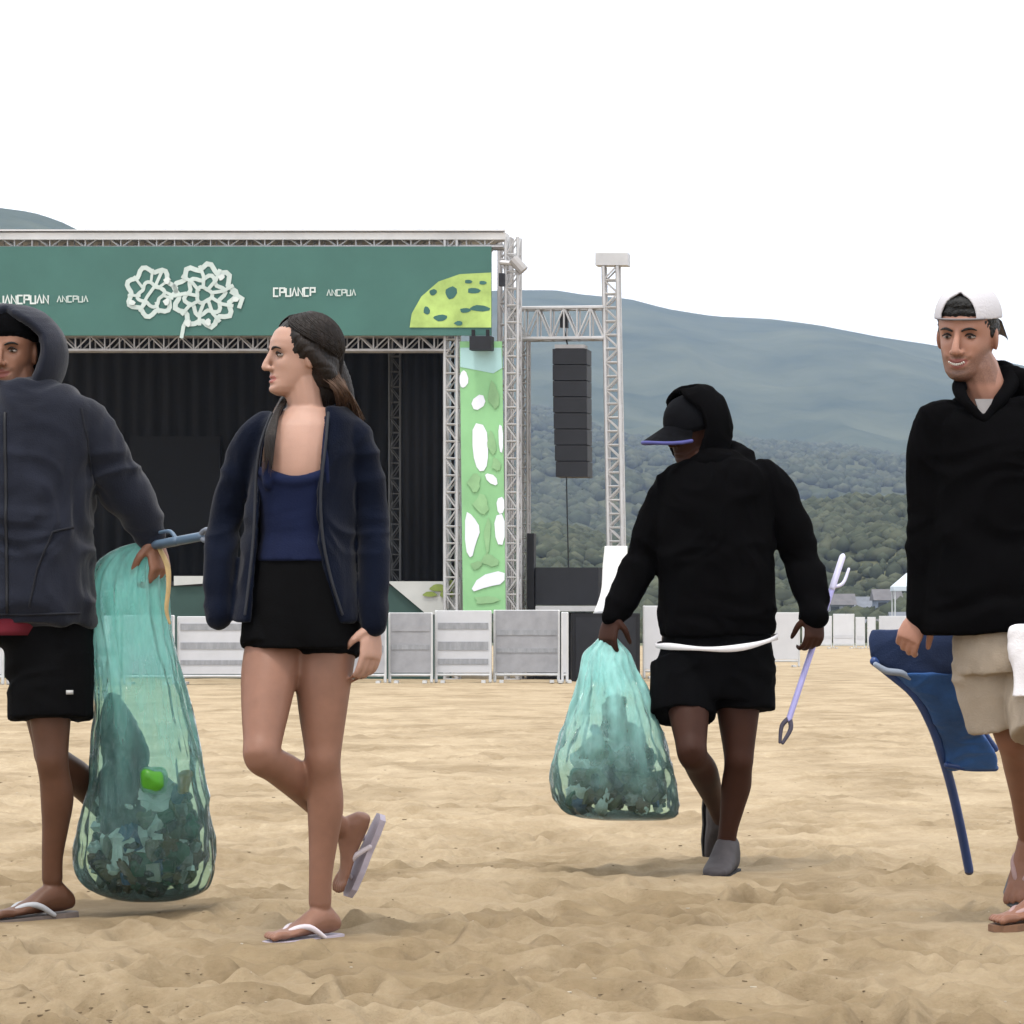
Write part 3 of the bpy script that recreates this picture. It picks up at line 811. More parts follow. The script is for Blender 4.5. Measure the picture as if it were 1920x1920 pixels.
t = thing('speaker_platform', S(1060, 1150, .6), 'black draped platform between the stage corner and the mast', 'platform')
t.location.z = 0
mb = MB(); sbox(mb, 1004, 1122, 1064, 1134, .6, 1.6); mb.build('deck_box', dark_grey, t)
mb = MB(); sbox(mb, 988, 1001, 1000, 1300, .55, .2); mb.build('post', black_box, t)
mb = MB(); sbox(mb, 1004, 1126, 1136, 1146, .55, .1); mb.build('rail', steel, t)
mb = MB(); sbox(mb, 1004, 1122, 1148, 1300, .64, 1.4); mb.build('skirt', black_cloth, t)
t = thing('mast_cover', S(1150, 1152, -.3), 'bright white weather cover wrapped round the foot of the mast', 'cover')
t.location.z = 0
mb = MB()
rows = [(1024, 1134, 1176), (1060, 1130, 1176), (1100, 1128, 1168), (1126, 1122, 1150), (1150, 1112, 1146)]
prof(mb, [(y, a, b, .12) for y, a, b in rows], 50.4, 16, 2.6); o = mb.build('sheet', mat('white_sheet', (0.80, 0.81, 0.82), .7, .05, 3, bump=.4, bscale=10), t, True)
mb = MB(); sbox(mb, 1118, 1150, 1151, 1300, -.4, .2); mb.build('base', steeld, t)

# ------------------------------------------------------------------ barriers and boxes before the stage
frame_m = mat('barrier_frame', (0.50, 0.51, 0.52), .5, .1, 5, metal=.3)
def barrier(x0, x1, ytop, D, sheet, stripes, label, group='pale panel barriers in front of the stage'):
    a, b = P(x0, ytop, D), P(x1, ytop, D)
    t = thing('barrier', ((a.x + b.x) / 2, D, 0), label, 'barrier', group)
    h = a.z; wd = b.x - a.x; cx = (a.x + b.x) / 2
    mb = MB(); r = .022
    mb.tube([(a.x + r, D, .02), (a.x + r, D, h), ], r, 8, smooth=1); mb.tube([(b.x - r, D, .02), (b.x - r, D, h)], r, 8, smooth=1)
    mb.tube([(a.x + r, D + .003, h - .003), (b.x - r, D + .003, h - .003)], r, 8, smooth=1); mb.tube([(a.x + r, D + .003, .12), (b.x - r, D + .003, .12)], r, 8, smooth=1)
    mb.build('frame', frame_m, t)
    mb = MB(); mb.box((cx, D - .012, (h + .1) / 2 + .03), (wd - .06, .018, h - .14)); mb.build('sheet', sheet, t)
    for k, (z, hh, m) in enumerate(stripes):
        mb = MB(); mb.box((cx, D - .026, z * h), (wd - .10, .008, hh * h)); mb.build('stripe', m, t)
    for x in (a.x + .12, b.x - .12):
        mb = MB(); mb.box((x, D, .02), (.06, .5, .035)); mb.build('foot', frame_m, t)
    return t
w1 = mat('sheet_white', (0.44, 0.45, 0.48), .7, .06, 3); w2 = mat('sheet_grey', (0.255, 0.26, 0.28), .7, .14, 5); w3 = mat('sheet_mid', (0.315, 0.32, 0.345), .7, .12, 5)
g1 = mat('stripe_grey', (0.235, 0.245, 0.265), .7, .18, 18, stretch=(1, 1, .3)); g2 = mat('stripe_white', (0.50, 0.51, 0.54), .7, .05, 3)
ban3 = [(.86, .10, g1), (.58, .10, g1), (.33, .07, g1)]
ban4 = [(.80, .09, g1), (.52, .12, g1), (.30, .08, g1)]
txt = [(.80, .10, w2), (.52, .07, g1)]
barrier(-118, 8, 1158, 46.5, w1, [(.6, .1, g1)], 'pale barrier panel at the left edge behind the man in black shorts')
barrier(12, 122, 1157, 46.6, w3, [], 'pale barrier panel behind the black shorts of the hooded man')
barrier(126, 226, 1157, 46.7, w1, [(.5, .1, g1)], 'pale barrier panel behind the tall teal bag, next to the shorts')
barrier(230, 328, 1156, 46.8, w3, [], 'pale barrier panel half covered by the right side of the tall teal bag')
barrier(332, 476, 1158, 46.9, w1, ban3, 'white barrier panel with grey bands between the tall bag and the woman')
barrier(480, 604, 1154, 47.4, w3, [], 'pale barrier panel right behind the legs of the woman')
barrier(607, 725, 1152, 47.8, w3, [(.5, .1, g1)], 'pale barrier panel behind the right hand of the woman')
barrier(728, 812, 1151, 48.0, w2, txt, 'narrow grey barrier panel just right of the woman')
barrier(815, 922, 1147, 48.2, w1, ban4, 'white barrier panel with grey bands below the printed green column')
barrier(925, 1050, 1146, 48.4, w2, [(.70, .07, g1), (.45, .06, g1)], 'plain grey barrier panel below the black platform')
barrier(1052, 1066, 1150, 48.2, w1, [], 'thin white end post panel of the barrier row', None)
t = thing('speaker_box', P(1130, 1285, 49.5), 'black loudspeaker box on the sand behind the short teal bag', 'loudspeaker')
t.location.z = 0
mb = MB(); a, b = P(1072, 1150, 49.5), P(1200, 1150, 49.5); mb.box(((a.x + b.x) / 2, 49.9, a.z / 2), (b.x - a.x, .8, a.z)); mb.build('cabinet', black_box, t)
mb = MB(); mb.box(((a.x + b.x) / 2, 49.49, a.z / 2), (b.x - a.x - .12, .02, a.z - .12)); mb.build('grille', dark_grey, t)
for k, (x0, x1, yt, lab) in enumerate(((1205, 1260, 1138, 'white barrier panel showing left of the hips of the person in the cap'), (1440, 1500, 1150, 'white barrier panel showing between the hips and the striped stick'))):
    barrier(x0, x1, yt, 52 + k * 14, g2, [], lab, 'white barrier panels behind the person in the cap')

# far white fence on the right
for k, (x0, x1, yt) in enumerate(((1504, 1560, 1156), (1562, 1602, 1152), (1604, 1622, 1158), (1626, 1642, 1158), (1648, 1706, 1156), (1708, 1770, 1157))):
    labs = ['white fence panel right of the dark hand that holds the stick', 'brightest white fence panel, right of the cap wearer', 'narrow white fence panel, left one of a pair with dark gaps', 'narrow white fence panel, right one of a pair with dark gaps',
            'white fence panel above the folded blue chair', 'white fence panel hidden behind the man with the blue chair']
    barrier(x0, x1, yt, 116, g2 if k != 4 else w1, [(.35, .10, w1)], labs[k], 'white fence panels far across the sand')
def tent(px, py, D, wd, h, label):
    p = P(px, py, D); t = thing('beach_tent', (p.x, D, 0), label, 'tent')
    z = p.z
    mb = MB()
    for sx in (-1, 1):
        for sy in (-1, 1): mb.tube([(p.x + sx * wd / 2, D + sy * wd / 2, 0), (p.x + sx * wd / 2, D + sy * wd / 2, z)], .04, 6, smooth=1)
    mb.build('poles', frame_m, t)
    h2 = wd / 2 + .1; V = [(p.x - h2, D - h2, z), (p.x + h2, D - h2, z), (p.x + h2, D + h2, z), (p.x - h2, D + h2, z), (p.x, D, z + h)]
    V += [(x, y, zz - .25) for x, y, zz in V[:4]]
    mb = MB(); mb.add(V, [(0, 1, 4), (1, 2, 4), (2, 3, 4), (3, 0, 4), (0, 5, 6, 1), (1, 6, 7, 2), (2, 7, 8, 3), (3, 8, 5, 0), (8, 7, 6, 5)]); mb.build('canopy', mat('canopy_pale', (0.48, 0.53, 0.58), .8, .05, 1), t)
tent(1700, 1100, 190, 1.5, .8, 'small pale beach tent beside the sleeve of the man in black')

# ------------------------------------------------------------------ people: body building
def gz(x, m, s): return np.exp(-((x - m) / s) ** 2)
HZ = np.array([-0.115, -0.105, -0.09, -0.07, -0.05, -0.03, 0.0, 0.03, 0.05, 0.08, 0.10, 0.112, 0.118])
HW = np.array([0.016, 0.034, 0.047, 0.056, 0.062, 0.067, 0.071, 0.075, 0.076, 0.068, 0.052, 0.033, 0.014])
HF = np.array([0.062, 0.080, 0.086, 0.083, 0.083, 0.083, 0.083, 0.086, 0.086, 0.072, 0.049, 0.026, 0.006])
HB = np.array([0.030, 0.008, -0.015, -0.040, -0.062, -0.078, -0.092, -0.100, -0.099, -0.083, -0.060, -0.038, -0.020])

def head_frame(c, fwd, up=(0, 0, 1), s=1.0):
    y = Vector(fwd).normalized(); z = Vector(up); z = (z - y * z.dot(y)).normalized(); x = y.cross(z)
    M = Matrix((x, y, z)).transposed()
    return (Vector(c), M, s)
def hl(Hf, p):
    """head-local to world"""
    c, M, s = Hf
    return c + M @ (Vector(p) * s)

def head_shape(mb, Hf):
    zs = np.concatenate([np.linspace(-0.115, 0.10, 60), [0.106, 0.112, 0.116, 0.118]])
    rings = []
    for z in zs:
        wd, f, b = np.interp(z, HZ, HW), np.interp(z, HZ, HF), np.interp(z, HZ, HB)
        mid = (f + b) * 0.5 - 0.008
        ring = []
        for i in range(96):
            a = 2 * math.pi * i / 96
            sx, cy = math.sin(a), math.cos(a)
            x = wd * math.copysign(abs(sx) ** 0.92, sx)
            y = mid + ((f - mid) if cy > 0 else (mid - b)) * math.copysign(abs(cy) ** 0.9, cy)
            ring.append(hl(Hf, (x, y, z)))
        rings.append(ring[::-1])
    mb.loft(rings)
    # nose, jaw hinge, ears as welded volumes
    mb.tube([hl(Hf, (0, .082, .024)), hl(Hf, (0, .090, .004)), hl(Hf, (0, .099, -.016)), hl(Hf, (0, .104, -.032))], [.007 * Hf[2], .0085 * Hf[2], .010 * Hf[2], .0115 * Hf[2]], 10)
    for sx in (-1, 1):
        mb.ell(hl(Hf, (sx * .012, .093, -.035)), (.0085 * Hf[2], .010 * Hf[2], .008 * Hf[2]), Hf[1], 10, 7)
        E = Hf[1] @ Matrix.Rotation(sx * math.radians(-18), 3, 'Z')
        mb.ell(hl(Hf, (sx * .076, -.012, -.004)), (.008 * Hf[2], .019 * Hf[2], .032 * Hf[2]), E, 14, 9)
    return mb

def face_relief(V, Hf, smile=0.0):
    c, M, s = Hf
    L = (V - np.array(c)) @ np.array(M) / s
    x, y, z = L[:, 0], L[:, 1], L[:, 2]
    inside = (np.abs(x) < .095) & (z > -.13) & (z < .13) & (y > .02) & (y < .125)
    wgt = np.clip((y - .03) / .03, 0, 1) * inside
    ax = np.abs(x); zm = z - smile * x * x
    d = .0045 * gz(z, .027, .010) * gz(ax, .030, .022) - .0105 * gz(z, .006, .012) * gz(ax, .032, .017)
    d += .0045 * gz(z, -.022, .018) * gz(ax, .043, .018)
    d += .0055 * gz(zm, -.0595, .0055) * gz(x, 0, .019) + .0062 * gz(zm, -.0725, .006) * gz(x, 0, .017) - .0065 * gz(zm, -.066, .003) * gz(x, 0, .025)
    d += .0055 * gz(z, -.100, .012) * gz(x, 0, .02) - .004 * gz(z, -.084, .006) * gz(x, 0, .022)
    d -= .0025 * gz(z, -.048, .008) * gz(x, 0, .004)
    d += smile * .0003 * gz(z, -.045, .012) * gz(ax, .036, .010)
    return V + np.outer(d * wgt * s, np.array(M.col[1])), L

LEGS = []
def leg(mb, hip, knee, ankle, fwd, s=1.0, g=1.0):
    hip, knee, ankle = Vector(hip), Vector(knee), Vector(ankle)
    t = (ankle - knee).normalized(); f = Vector(fwd); f = (f - t * f.dot(t)).normalized()
    tt = (knee - hip).normalized(); f2 = Vector(fwd); f2 = (f2 - tt * f2.dot(tt)).normalized()
    a = lambda k: hip.lerp(knee, k); b = lambda k: knee.lerp(ankle, k)
    pts = [a(0), a(.3) + f2 * .010 * s, a(.62) + f2 * .009 * s, a(.88) + f2 * .005, knee + (f + f2) * .002, b(.13) - f * .004 * s, b(.32) - f * .013 * s, b(.56) - f * .008 * s, b(.8), ankle]
    LEGS.extend([(hip, knee), (knee, ankle)])
    rad = [.092, .085, .071, .0575, .0535, .0515, .0550, .045, .035, .034]
    mb.tube(pts, [r * s * g for r in rad], 16, smooth=4)

def foot(mb, ankle, toe, up, s=1.0, side=1, toes=True):
    f = Vector(toe).normalized(); u = Vector(up); u = (u - f * u.dot(f)).normalized(); r = f.cross(u)
    A = Vector(ankle); rings = []
    for t, hw, top, bot, off in ((-.066, .012, -.045, -.066, 0), (-.060, .024, -.028, -.074, 0), (-.03, .031, .004, -.08, 0), (0, .033, .012, -.08, 0), (.04, .034, -.008, -.078, 0), (.08, .039, -.034, -.079, .002), (.115, .044, -.050, -.08, .004), (.145, .044, -.057, -.08, .006), (.160, .038, -.060, -.079, .007)):
        c = A + (f * t + u * (top + bot) / 2 + r * off * side) * s
        rings.append([c + (r * math.cos(2 * math.pi * i / 16) * hw + u * math.sin(2 * math.pi * i / 16) * (top - bot) / 2) * s for i in range(16)])
    mb.loft(rings)
    if toes:
        for k, (o, L, rr) in enumerate(((-.030, .046, .0125), (-.010, .044, .0095), (.008, .038, .009), (.024, .031, .0085), (.038, .022, .008))):
            p = A + (f * .145 + r * (o + .006) * side + u * (-.068)) * s
            mb.tube([p, p + (f * L * .6 + u * .002) * s, p + (f * L - u * .003) * s], [rr * s, rr * s, rr * .85 * s], 8, smooth=2)

def hand(mb, wrist, d, n, curl=35, s=1.0, side=1, spread=1.0, thumb=0.6):
    """palm, four unequal bent fingers and a thumb; d along the hand, n out of the palm"""
    d = Vector(d).normalized(); n = Vector(n); n = (n - d * n.dot(d)).normalized(); r = d.cross(n) * side
    W = Vector(wrist); rings = []
    for t, hw, ht in ((-.01, .026, .020), (.015, .030, .018), (.05, .039, .0165), (.08, .041, .0145), (.094, .038, .012)):
        c = W + d * t * s
        rings.append([c + (r * math.cos(2 * math.pi * i / 14) * hw + n * math.sin(2 * math.pi * i / 14) * ht) * s for i in range(14)])
    if side < 0: rings = [q[::-1] for q in rings]
    mb.loft(rings)
    for k, (o, L) in enumerate(((-.030, .074), (-.0105, .084), (.0095, .078), (.028, .060))):
        p = W + (d * .088 + r * o) * s
        cur = math.radians(curl * (0.55 + .06 * k)); dirv = (d + r * o * 1.4 * spread)
        dirv.normalize(); pts = [p]; ang = 0
        for q, fr in enumerate((.42, .33, .25)):
            ang += cur * (1.0 if q == 0 else 1.15)
            v = dirv * math.cos(ang) + n * math.sin(ang)
            pts.append(pts[-1] + v * L * fr * s * 1.1)
        mb.tube(pts, [.0098 * s, .0092 * s, .0085 * s, .0070 * s], 8, smooth=2)
    p = W + (d * .022 - r * .026) * s
    v1 = (d * .75 - r * .75 + n * thumb).normalized(); v2 = (d * .9 - r * .15 + n * (thumb + .25)).normalized()
    mb.tube([p, p + v1 * .040 * s, p + v1 * .040 * s + v2 * .030 * s, p + v1 * .04 * s + v2 * .052 * s], [.015 * s, .012 * s, .0105 * s, .008 * s], 8, smooth=2)

def seg_dist(V, a, b):
    a, b = np.array(a), np.array(b); d = b - a
    t = np.clip((V - a) @ d / (d @ d), 0, 1)
    return np.linalg.norm(V - a - t[:, None] * d, axis=1)
def relax(V, Fc, w, n):
    """even out the skin where the weight w is one"""
    f = np.array(Fc); e = np.concatenate([f[:, [0, 1]], f[:, [1, 2]], f[:, [2, 3]], f[:, [3, 0]]])
    cnt = np.bincount(e[:, 0], minlength=len(V)).astype(float)
    for _ in range(n):
        A = np.stack([np.bincount(e[:, 0], V[e[:, 1], k], minlength=len(V)) for k in range(3)], 1) / np.maximum(cnt, 1)[:, None]
        V = V + (A - V) * (.6 * w)[:, None]
    return V
def body(parent, mb, Hf, skin, lip, beard=None, voxel=.0042, smile=0.0, sm=3, leg_shade=None, stub=.5):
    head_shape(mb, Hf)
    V, Fc, Nn = remesh(mb, voxel, sm)
    ld = np.min([seg_dist(V, a, b) for a, b in LEGS], axis=0)
    an = np.min([np.linalg.norm(V - np.array(b), axis=1) for a, b in LEGS[1::2]], axis=0)
    V = relax(V, Fc, np.clip((.118 - ld) / .02, 0, 1) * np.clip((an - .10) / .06, 0, 1), 26)
    V, L = face_relief(V, Hf, smile)
    fc = np.array(Fc); C = L[fc].mean(1)
    x, y, z = C[:, 0], C[:, 1], C[:, 2]; zm = z - smile * x * x
    ax_ = np.abs(x)
    mi = np.zeros(len(Fc), dtype=np.int32)
    front = (y > .055) & (y < .125)
    mi[front & (np.abs(zm + .066) < .0125 * np.sqrt(np.clip(1 - (x / .026) ** 2, 0, 1))) & (np.abs(x) < .026)] = 1
    mats = [skin, lip, leg_shade or skin]
    mi[((ld[fc].mean(1) < .105) | (an[fc].mean(1) < .26)) & (z < -.5)] = 2  # legs and feet take the skin copy with shade in its colour
    LEGS.clear()
    ob = link('body', V, Fc, mats, parent, True, mi)
    if beard:
        x, y, z = L[:, 0], L[:, 1], L[:, 2]; ax = np.abs(x)
        ss = lambda q: np.clip(q, 0, 1) ** 2 * (3 - 2 * np.clip(q, 0, 1))
        jaw = ss((-.046 + 1.1 * np.clip(ax - .030, 0, 1) - z) / .026) * ss((y + .012) / .035) * ss((z + .132) / .022) * (ax < .088)
        mous = ss(1.4 - np.abs(z + .0515) / .007) * ss((.040 - ax) / .012) * (y > .05)
        chin = np.exp(-((z + .098) / .020) ** 2) * np.exp(-(x / .032) ** 2) * ss((y - .04) / .02)
        lipz = ss(1.6 - np.hypot(x / .027, (z - smile * x * x + .066) / .0125))
        wt = np.clip(stub * jaw + .75 * mous + .5 * chin, 0, 1) * (1 - lipz) * (y < .125)
        at = ob.data.attributes.new('stubble', 'FLOAT', 'POINT'); at.data.foreach_set('value', wt.astype(np.float32))
    return ob

def cloth(parent, name, mb, m, voxel=.007, sm=3, amp=.006, seed=0, scale=7.0, stretch=(1, 1, .45), lump=.0):
    V, Fc, Nn = remesh(mb, voxel, sm)
    p = V * np.array(stretch) * scale
    n = fbm(p + 2.0 * vnoise(V * 3.1, seed + 50)[:, None], 3, seed, .5)
    fold = 1 - np.abs(vnoise(p * 1.3 + 1.5 * vnoise(V * 5, seed + 8)[:, None], seed + 3)) * 2
    V = V + Nn * (amp * (0.6 * n + 0.7 * fold))[:, None]
    return link(name, V, Fc, [m], parent, True)

def drape(ob, pts_px, D, lift=.002, n=10):
    """a line that follows the front of a garment"""
    from mathutils.bvhtree import BVHTree
    o = world_of(ob)
    bvh = BVHTree.FromPolygons([v.co + o for v in ob.data.vertices], [tuple(p.vertices) for p in ob.data.polygons])
    res = []
    for (xa, ya), (xb, yb) in zip(pts_px[:-1], pts_px[1:]):
        for k in range(n):
            c = P(xa + (xb - xa) * k / n, ya + (yb - ya) * k / n, D)
            h = bvh.ray_cast(Vector((c.x, D - 1, c.z)), Vector((0, 1, 0)))
            if h[0] is not None and h[0].y < D: res.append(h[0] - Vector((0, lift, 0)))
    return res
def seam(ob, pts_px, D, name, m, w_=.003):
    q = drape(ob, pts_px, D)
    if len(q) > 3:
        mb = MB(); mb.tube(q, w_, 6, smooth=1); mb.build(name, m, ob, True)

def eyes(parent, Hf, hair, open_=1.0, dark=(0.02, 0.012, 0.008)):
    white = mat('eye_white', (0.26, 0.22, 0.20), .3, .03, 20); iris = mat('iris', dark, .15, .1, 40)
    for sx in (-1, 1):
        mb = MB(); s = Hf[2]
        mb.ell(hl(Hf, (sx * .0315, .0660, .0045)), (.0130 * s, .0115 * s, .0075 * s * open_), Hf[1], 16, 10, 0)
        mb.ell(hl(Hf, (sx * .0315, .0735, .0045)), (.0058 * s, .0052 * s, .0062 * s * open_), Hf[1], 12, 8, 1)
        mb.build('eye', [white, iris], parent, True)
    for sx in (-1, 1):
        mb = MB(); s = Hf[2]
        pts = [hl(Hf, (sx * a, b, c)) for a, b, c in ((.014, .0885, .0215), (.026, .0885, .0265), (.038, .0835, .0275), (.049, .0735, .023))]
        mb.tube(pts, [.0026 * s, .0036 * s, .0032 * s, .0016 * s], 8); mb.build('eyebrow', hair, parent, True)
        mb = MB()
        pts = [hl(Hf, (sx * a, b, c)) for a, b, c in ((.018, .0755, .0070), (.026, .0785, .0125), (.036, .0770, .0125), (.046, .0700, .0070))]
        mb.tube(pts, [.0012 * s, .0024 * s, .0024 * s, .0014 * s], 6); mb.build('eyelash', hair, parent, True)

def torso(mb, rows, D, seg=26): prof(mb, rows, D, seg, 2.2)
def px(D): return D / F

def flipflop(parent, ankle, toe, up, s, sole_m, strap_m):
    f = Vector(toe).normalized(); u = Vector(up); u = (u - f * u.dot(f)).normalized(); r = f.cross(u); A = Vector(ankle)
    base = A - u * .083 * s
    out = [(-.075, .0), (-.066, .028), (-.02, .036), (.04, .036), (.1, .047), (.16, .047), (.192, .030), (.202, 0)]
    poly = [base + (f * a + r * b) * s for a, b in out] + [base + (f * a - r * b) * s for a, b in out[-2:0:-1]]
    mb = MB(); mb.prism(poly, -u * .018 * s); so_ = mb.build('sandal', sole_m, parent)
    mb = MB()
    for q in (-1, 1):
        mb.tube([base + (f * .145 - u * .004) * s, base + (f * .12 + r * q * .014 + u * .026) * s, base + (f * .07 + r * q * .034 + u * .032) * s, base + (f * .02 + r * q * .040) * s], [.006 * s, .008 * s, .009 * s, .007 * s], 8)
    mb.build('strap', strap_m, so_, True)

# ---- skin, hair and cloth
skin_f = mat('skin_woman', (0.365, 0.215, 0.162), .5, .07, 14, spec=.35, sss=.08, bump=.06, bscale=300)
leg_shade_f = mat('skin_woman_leg_shade', (0.205, 0.102, 0.068), .5, .10, 14, spec=.3, sss=.05, bump=.06, bscale=300)  # the woman's skin again, darkened to paint the shade on her legs
leg_shade_h = mat('skin_hooded_leg_shade', (0.085, 0.036, 0.019), .5, .12, 14, spec=.3, bump=.06, bscale=300)  # hooded man's legs: shade painted into the skin colour
leg_shade_m = mat('skin_man_leg_shade', (0.19, 0.088, 0.055), .5, .1, 14, spec=.3, bump=.06, bscale=300)  # white-capped man's legs: skin darkened in the same way for shade
def stubbled(m, col):
    t = m.node_tree; b = t.nodes['Principled BSDF']; src = b.inputs['Base Color'].links[0].from_socket
    a = t.nodes.new('ShaderNodeAttribute'); a.attribute_name = 'stubble'
    n = t.nodes.new('ShaderNodeTexNoise'); n.inputs['Scale'].default_value = 420; n.inputs['Detail'].default_value = 3
    tc = t.nodes.new('ShaderNodeTexCoord'); t.links.new(tc.outputs['Object'], n.inputs['Vector'])
    mr = t.nodes.new('ShaderNodeMapRange'); mr.inputs[1].default_value = .3; mr.inputs[2].default_value = .7; mr.inputs[3].default_value = .45; mr.inputs[4].default_value = 1.25
    t.links.new(n.outputs['Fac'], mr.inputs[0])
    mu = t.nodes.new('ShaderNodeMath'); mu.operation = 'MULTIPLY'; mu.use_clamp = True
    t.links.new(a.outputs['Fac'], mu.inputs[0]); t.links.new(mr.outputs[0], mu.inputs[1])
    mx_ = t.nodes.new('ShaderNodeMix'); mx_.data_type = 'RGBA'; mx_.inputs[7].default_value = (*col, 1)
    t.links.new(mu.outputs[0], mx_.inputs[0]); t.links.new(src, mx_.inputs[6]); t.links.new(mx_.outputs[2], b.inputs['Base Color'])
lip_f = mat('lip_woman', (0.33, 0.12, 0.10), .4, .05, 30)
skin_h = mat('skin_hooded', (0.22, 0.105, 0.066), .5, .10, 14, spec=.35, sss=.05, bump=.06, bscale=300)
lip_h = mat('lip_hooded', (0.17, 0.055, 0.045), .4, .05, 30)
beard_h = mat('beard_hooded', (0.075, 0.036, 0.024), .7, .3, 120)
skin_d = mat('skin_dark', (0.034, 0.0125, 0.0072), .6, .12, 14, spec=.15, bump=.06, bscale=300)
skin_m = mat('skin_man', (0.31, 0.155, 0.108), .5, .09, 14, spec=.35, sss=.06, bump=.06, bscale=300)
lip_m = mat('lip_man', (0.24, 0.085, 0.075), .4, .05, 30)
beard_m = mat('beard_man', (0.150, 0.075, 0.050), .7, .3, 120)
stubbled(skin_h, (0.055, 0.028, 0.020)); stubbled(skin_m, (0.075, 0.042, 0.032))
hair_b = mat('hair_brown', (0.010, 0.0065, 0.0050), .5, .5, 60, spec=.25, stretch=(1, 1, .12), bump=.5, bscale=150)
hair_tip = mat('hair_brown_tips', (0.075, 0.042, 0.026), .5, .4, 60, stretch=(1, 1, .12), bump=.5, bscale=150)
hair_k = mat('hair_black', (0.0035, 0.0032, 0.003), .5, .4, 80, bump=.5, bscale=160)
hood_grey = mat('hoodie_slate', (0.0120, 0.0140, 0.0225), .95, .30, 5, spec=.05, sheen=.16, bump=.25, bscale=240)
black_knit = mat('black_fleece', (0.0022, 0.0021, 0.0024), .95, .25, 5, spec=.02, bump=.2, bscale=240)
black_short = mat('black_shorts', (0.0025, 0.0025, 0.0028), .9, .25, 6, spec=.05, bump=.2, bscale=200)
black_skirt = mat('black_skirt', (0.0022, 0.0022, 0.0026), .9, .25, 6, spec=.03, bump=.2, bscale=200)
navy = mat('navy_jacket', (0.0026, 0.0046, 0.0125), .95, .35, 5, spec=.05, sheen=.075, bump=.25, bscale=220)
navy_top = mat('navy_top', (0.0050, 0.0085, 0.030), .85, .35, 4, spec=.1, sheen=.02, bump=.15, bscale=200)
sole_l = mat('sandal_lilac', (0.38, 0.34, 0.40), .7, .12, 20)
strap_w = mat('strap_pale', (0.52, 0.47, 0.50), .6, .1, 30)
shoe_k = mat('shoe_charcoal', (0.035, 0.031, 0.034), .7, .25, 20)
beige = mat('shorts_beige', (0.31, 0.26, 0.205), .9, .14, 7, bump=.25, bscale=180)
white_c = mat('white_cotton', (0.66, 0.65, 0.68), .9, .06, 6, bump=.2, bscale=160)
GRP = 'people walking across the sand'

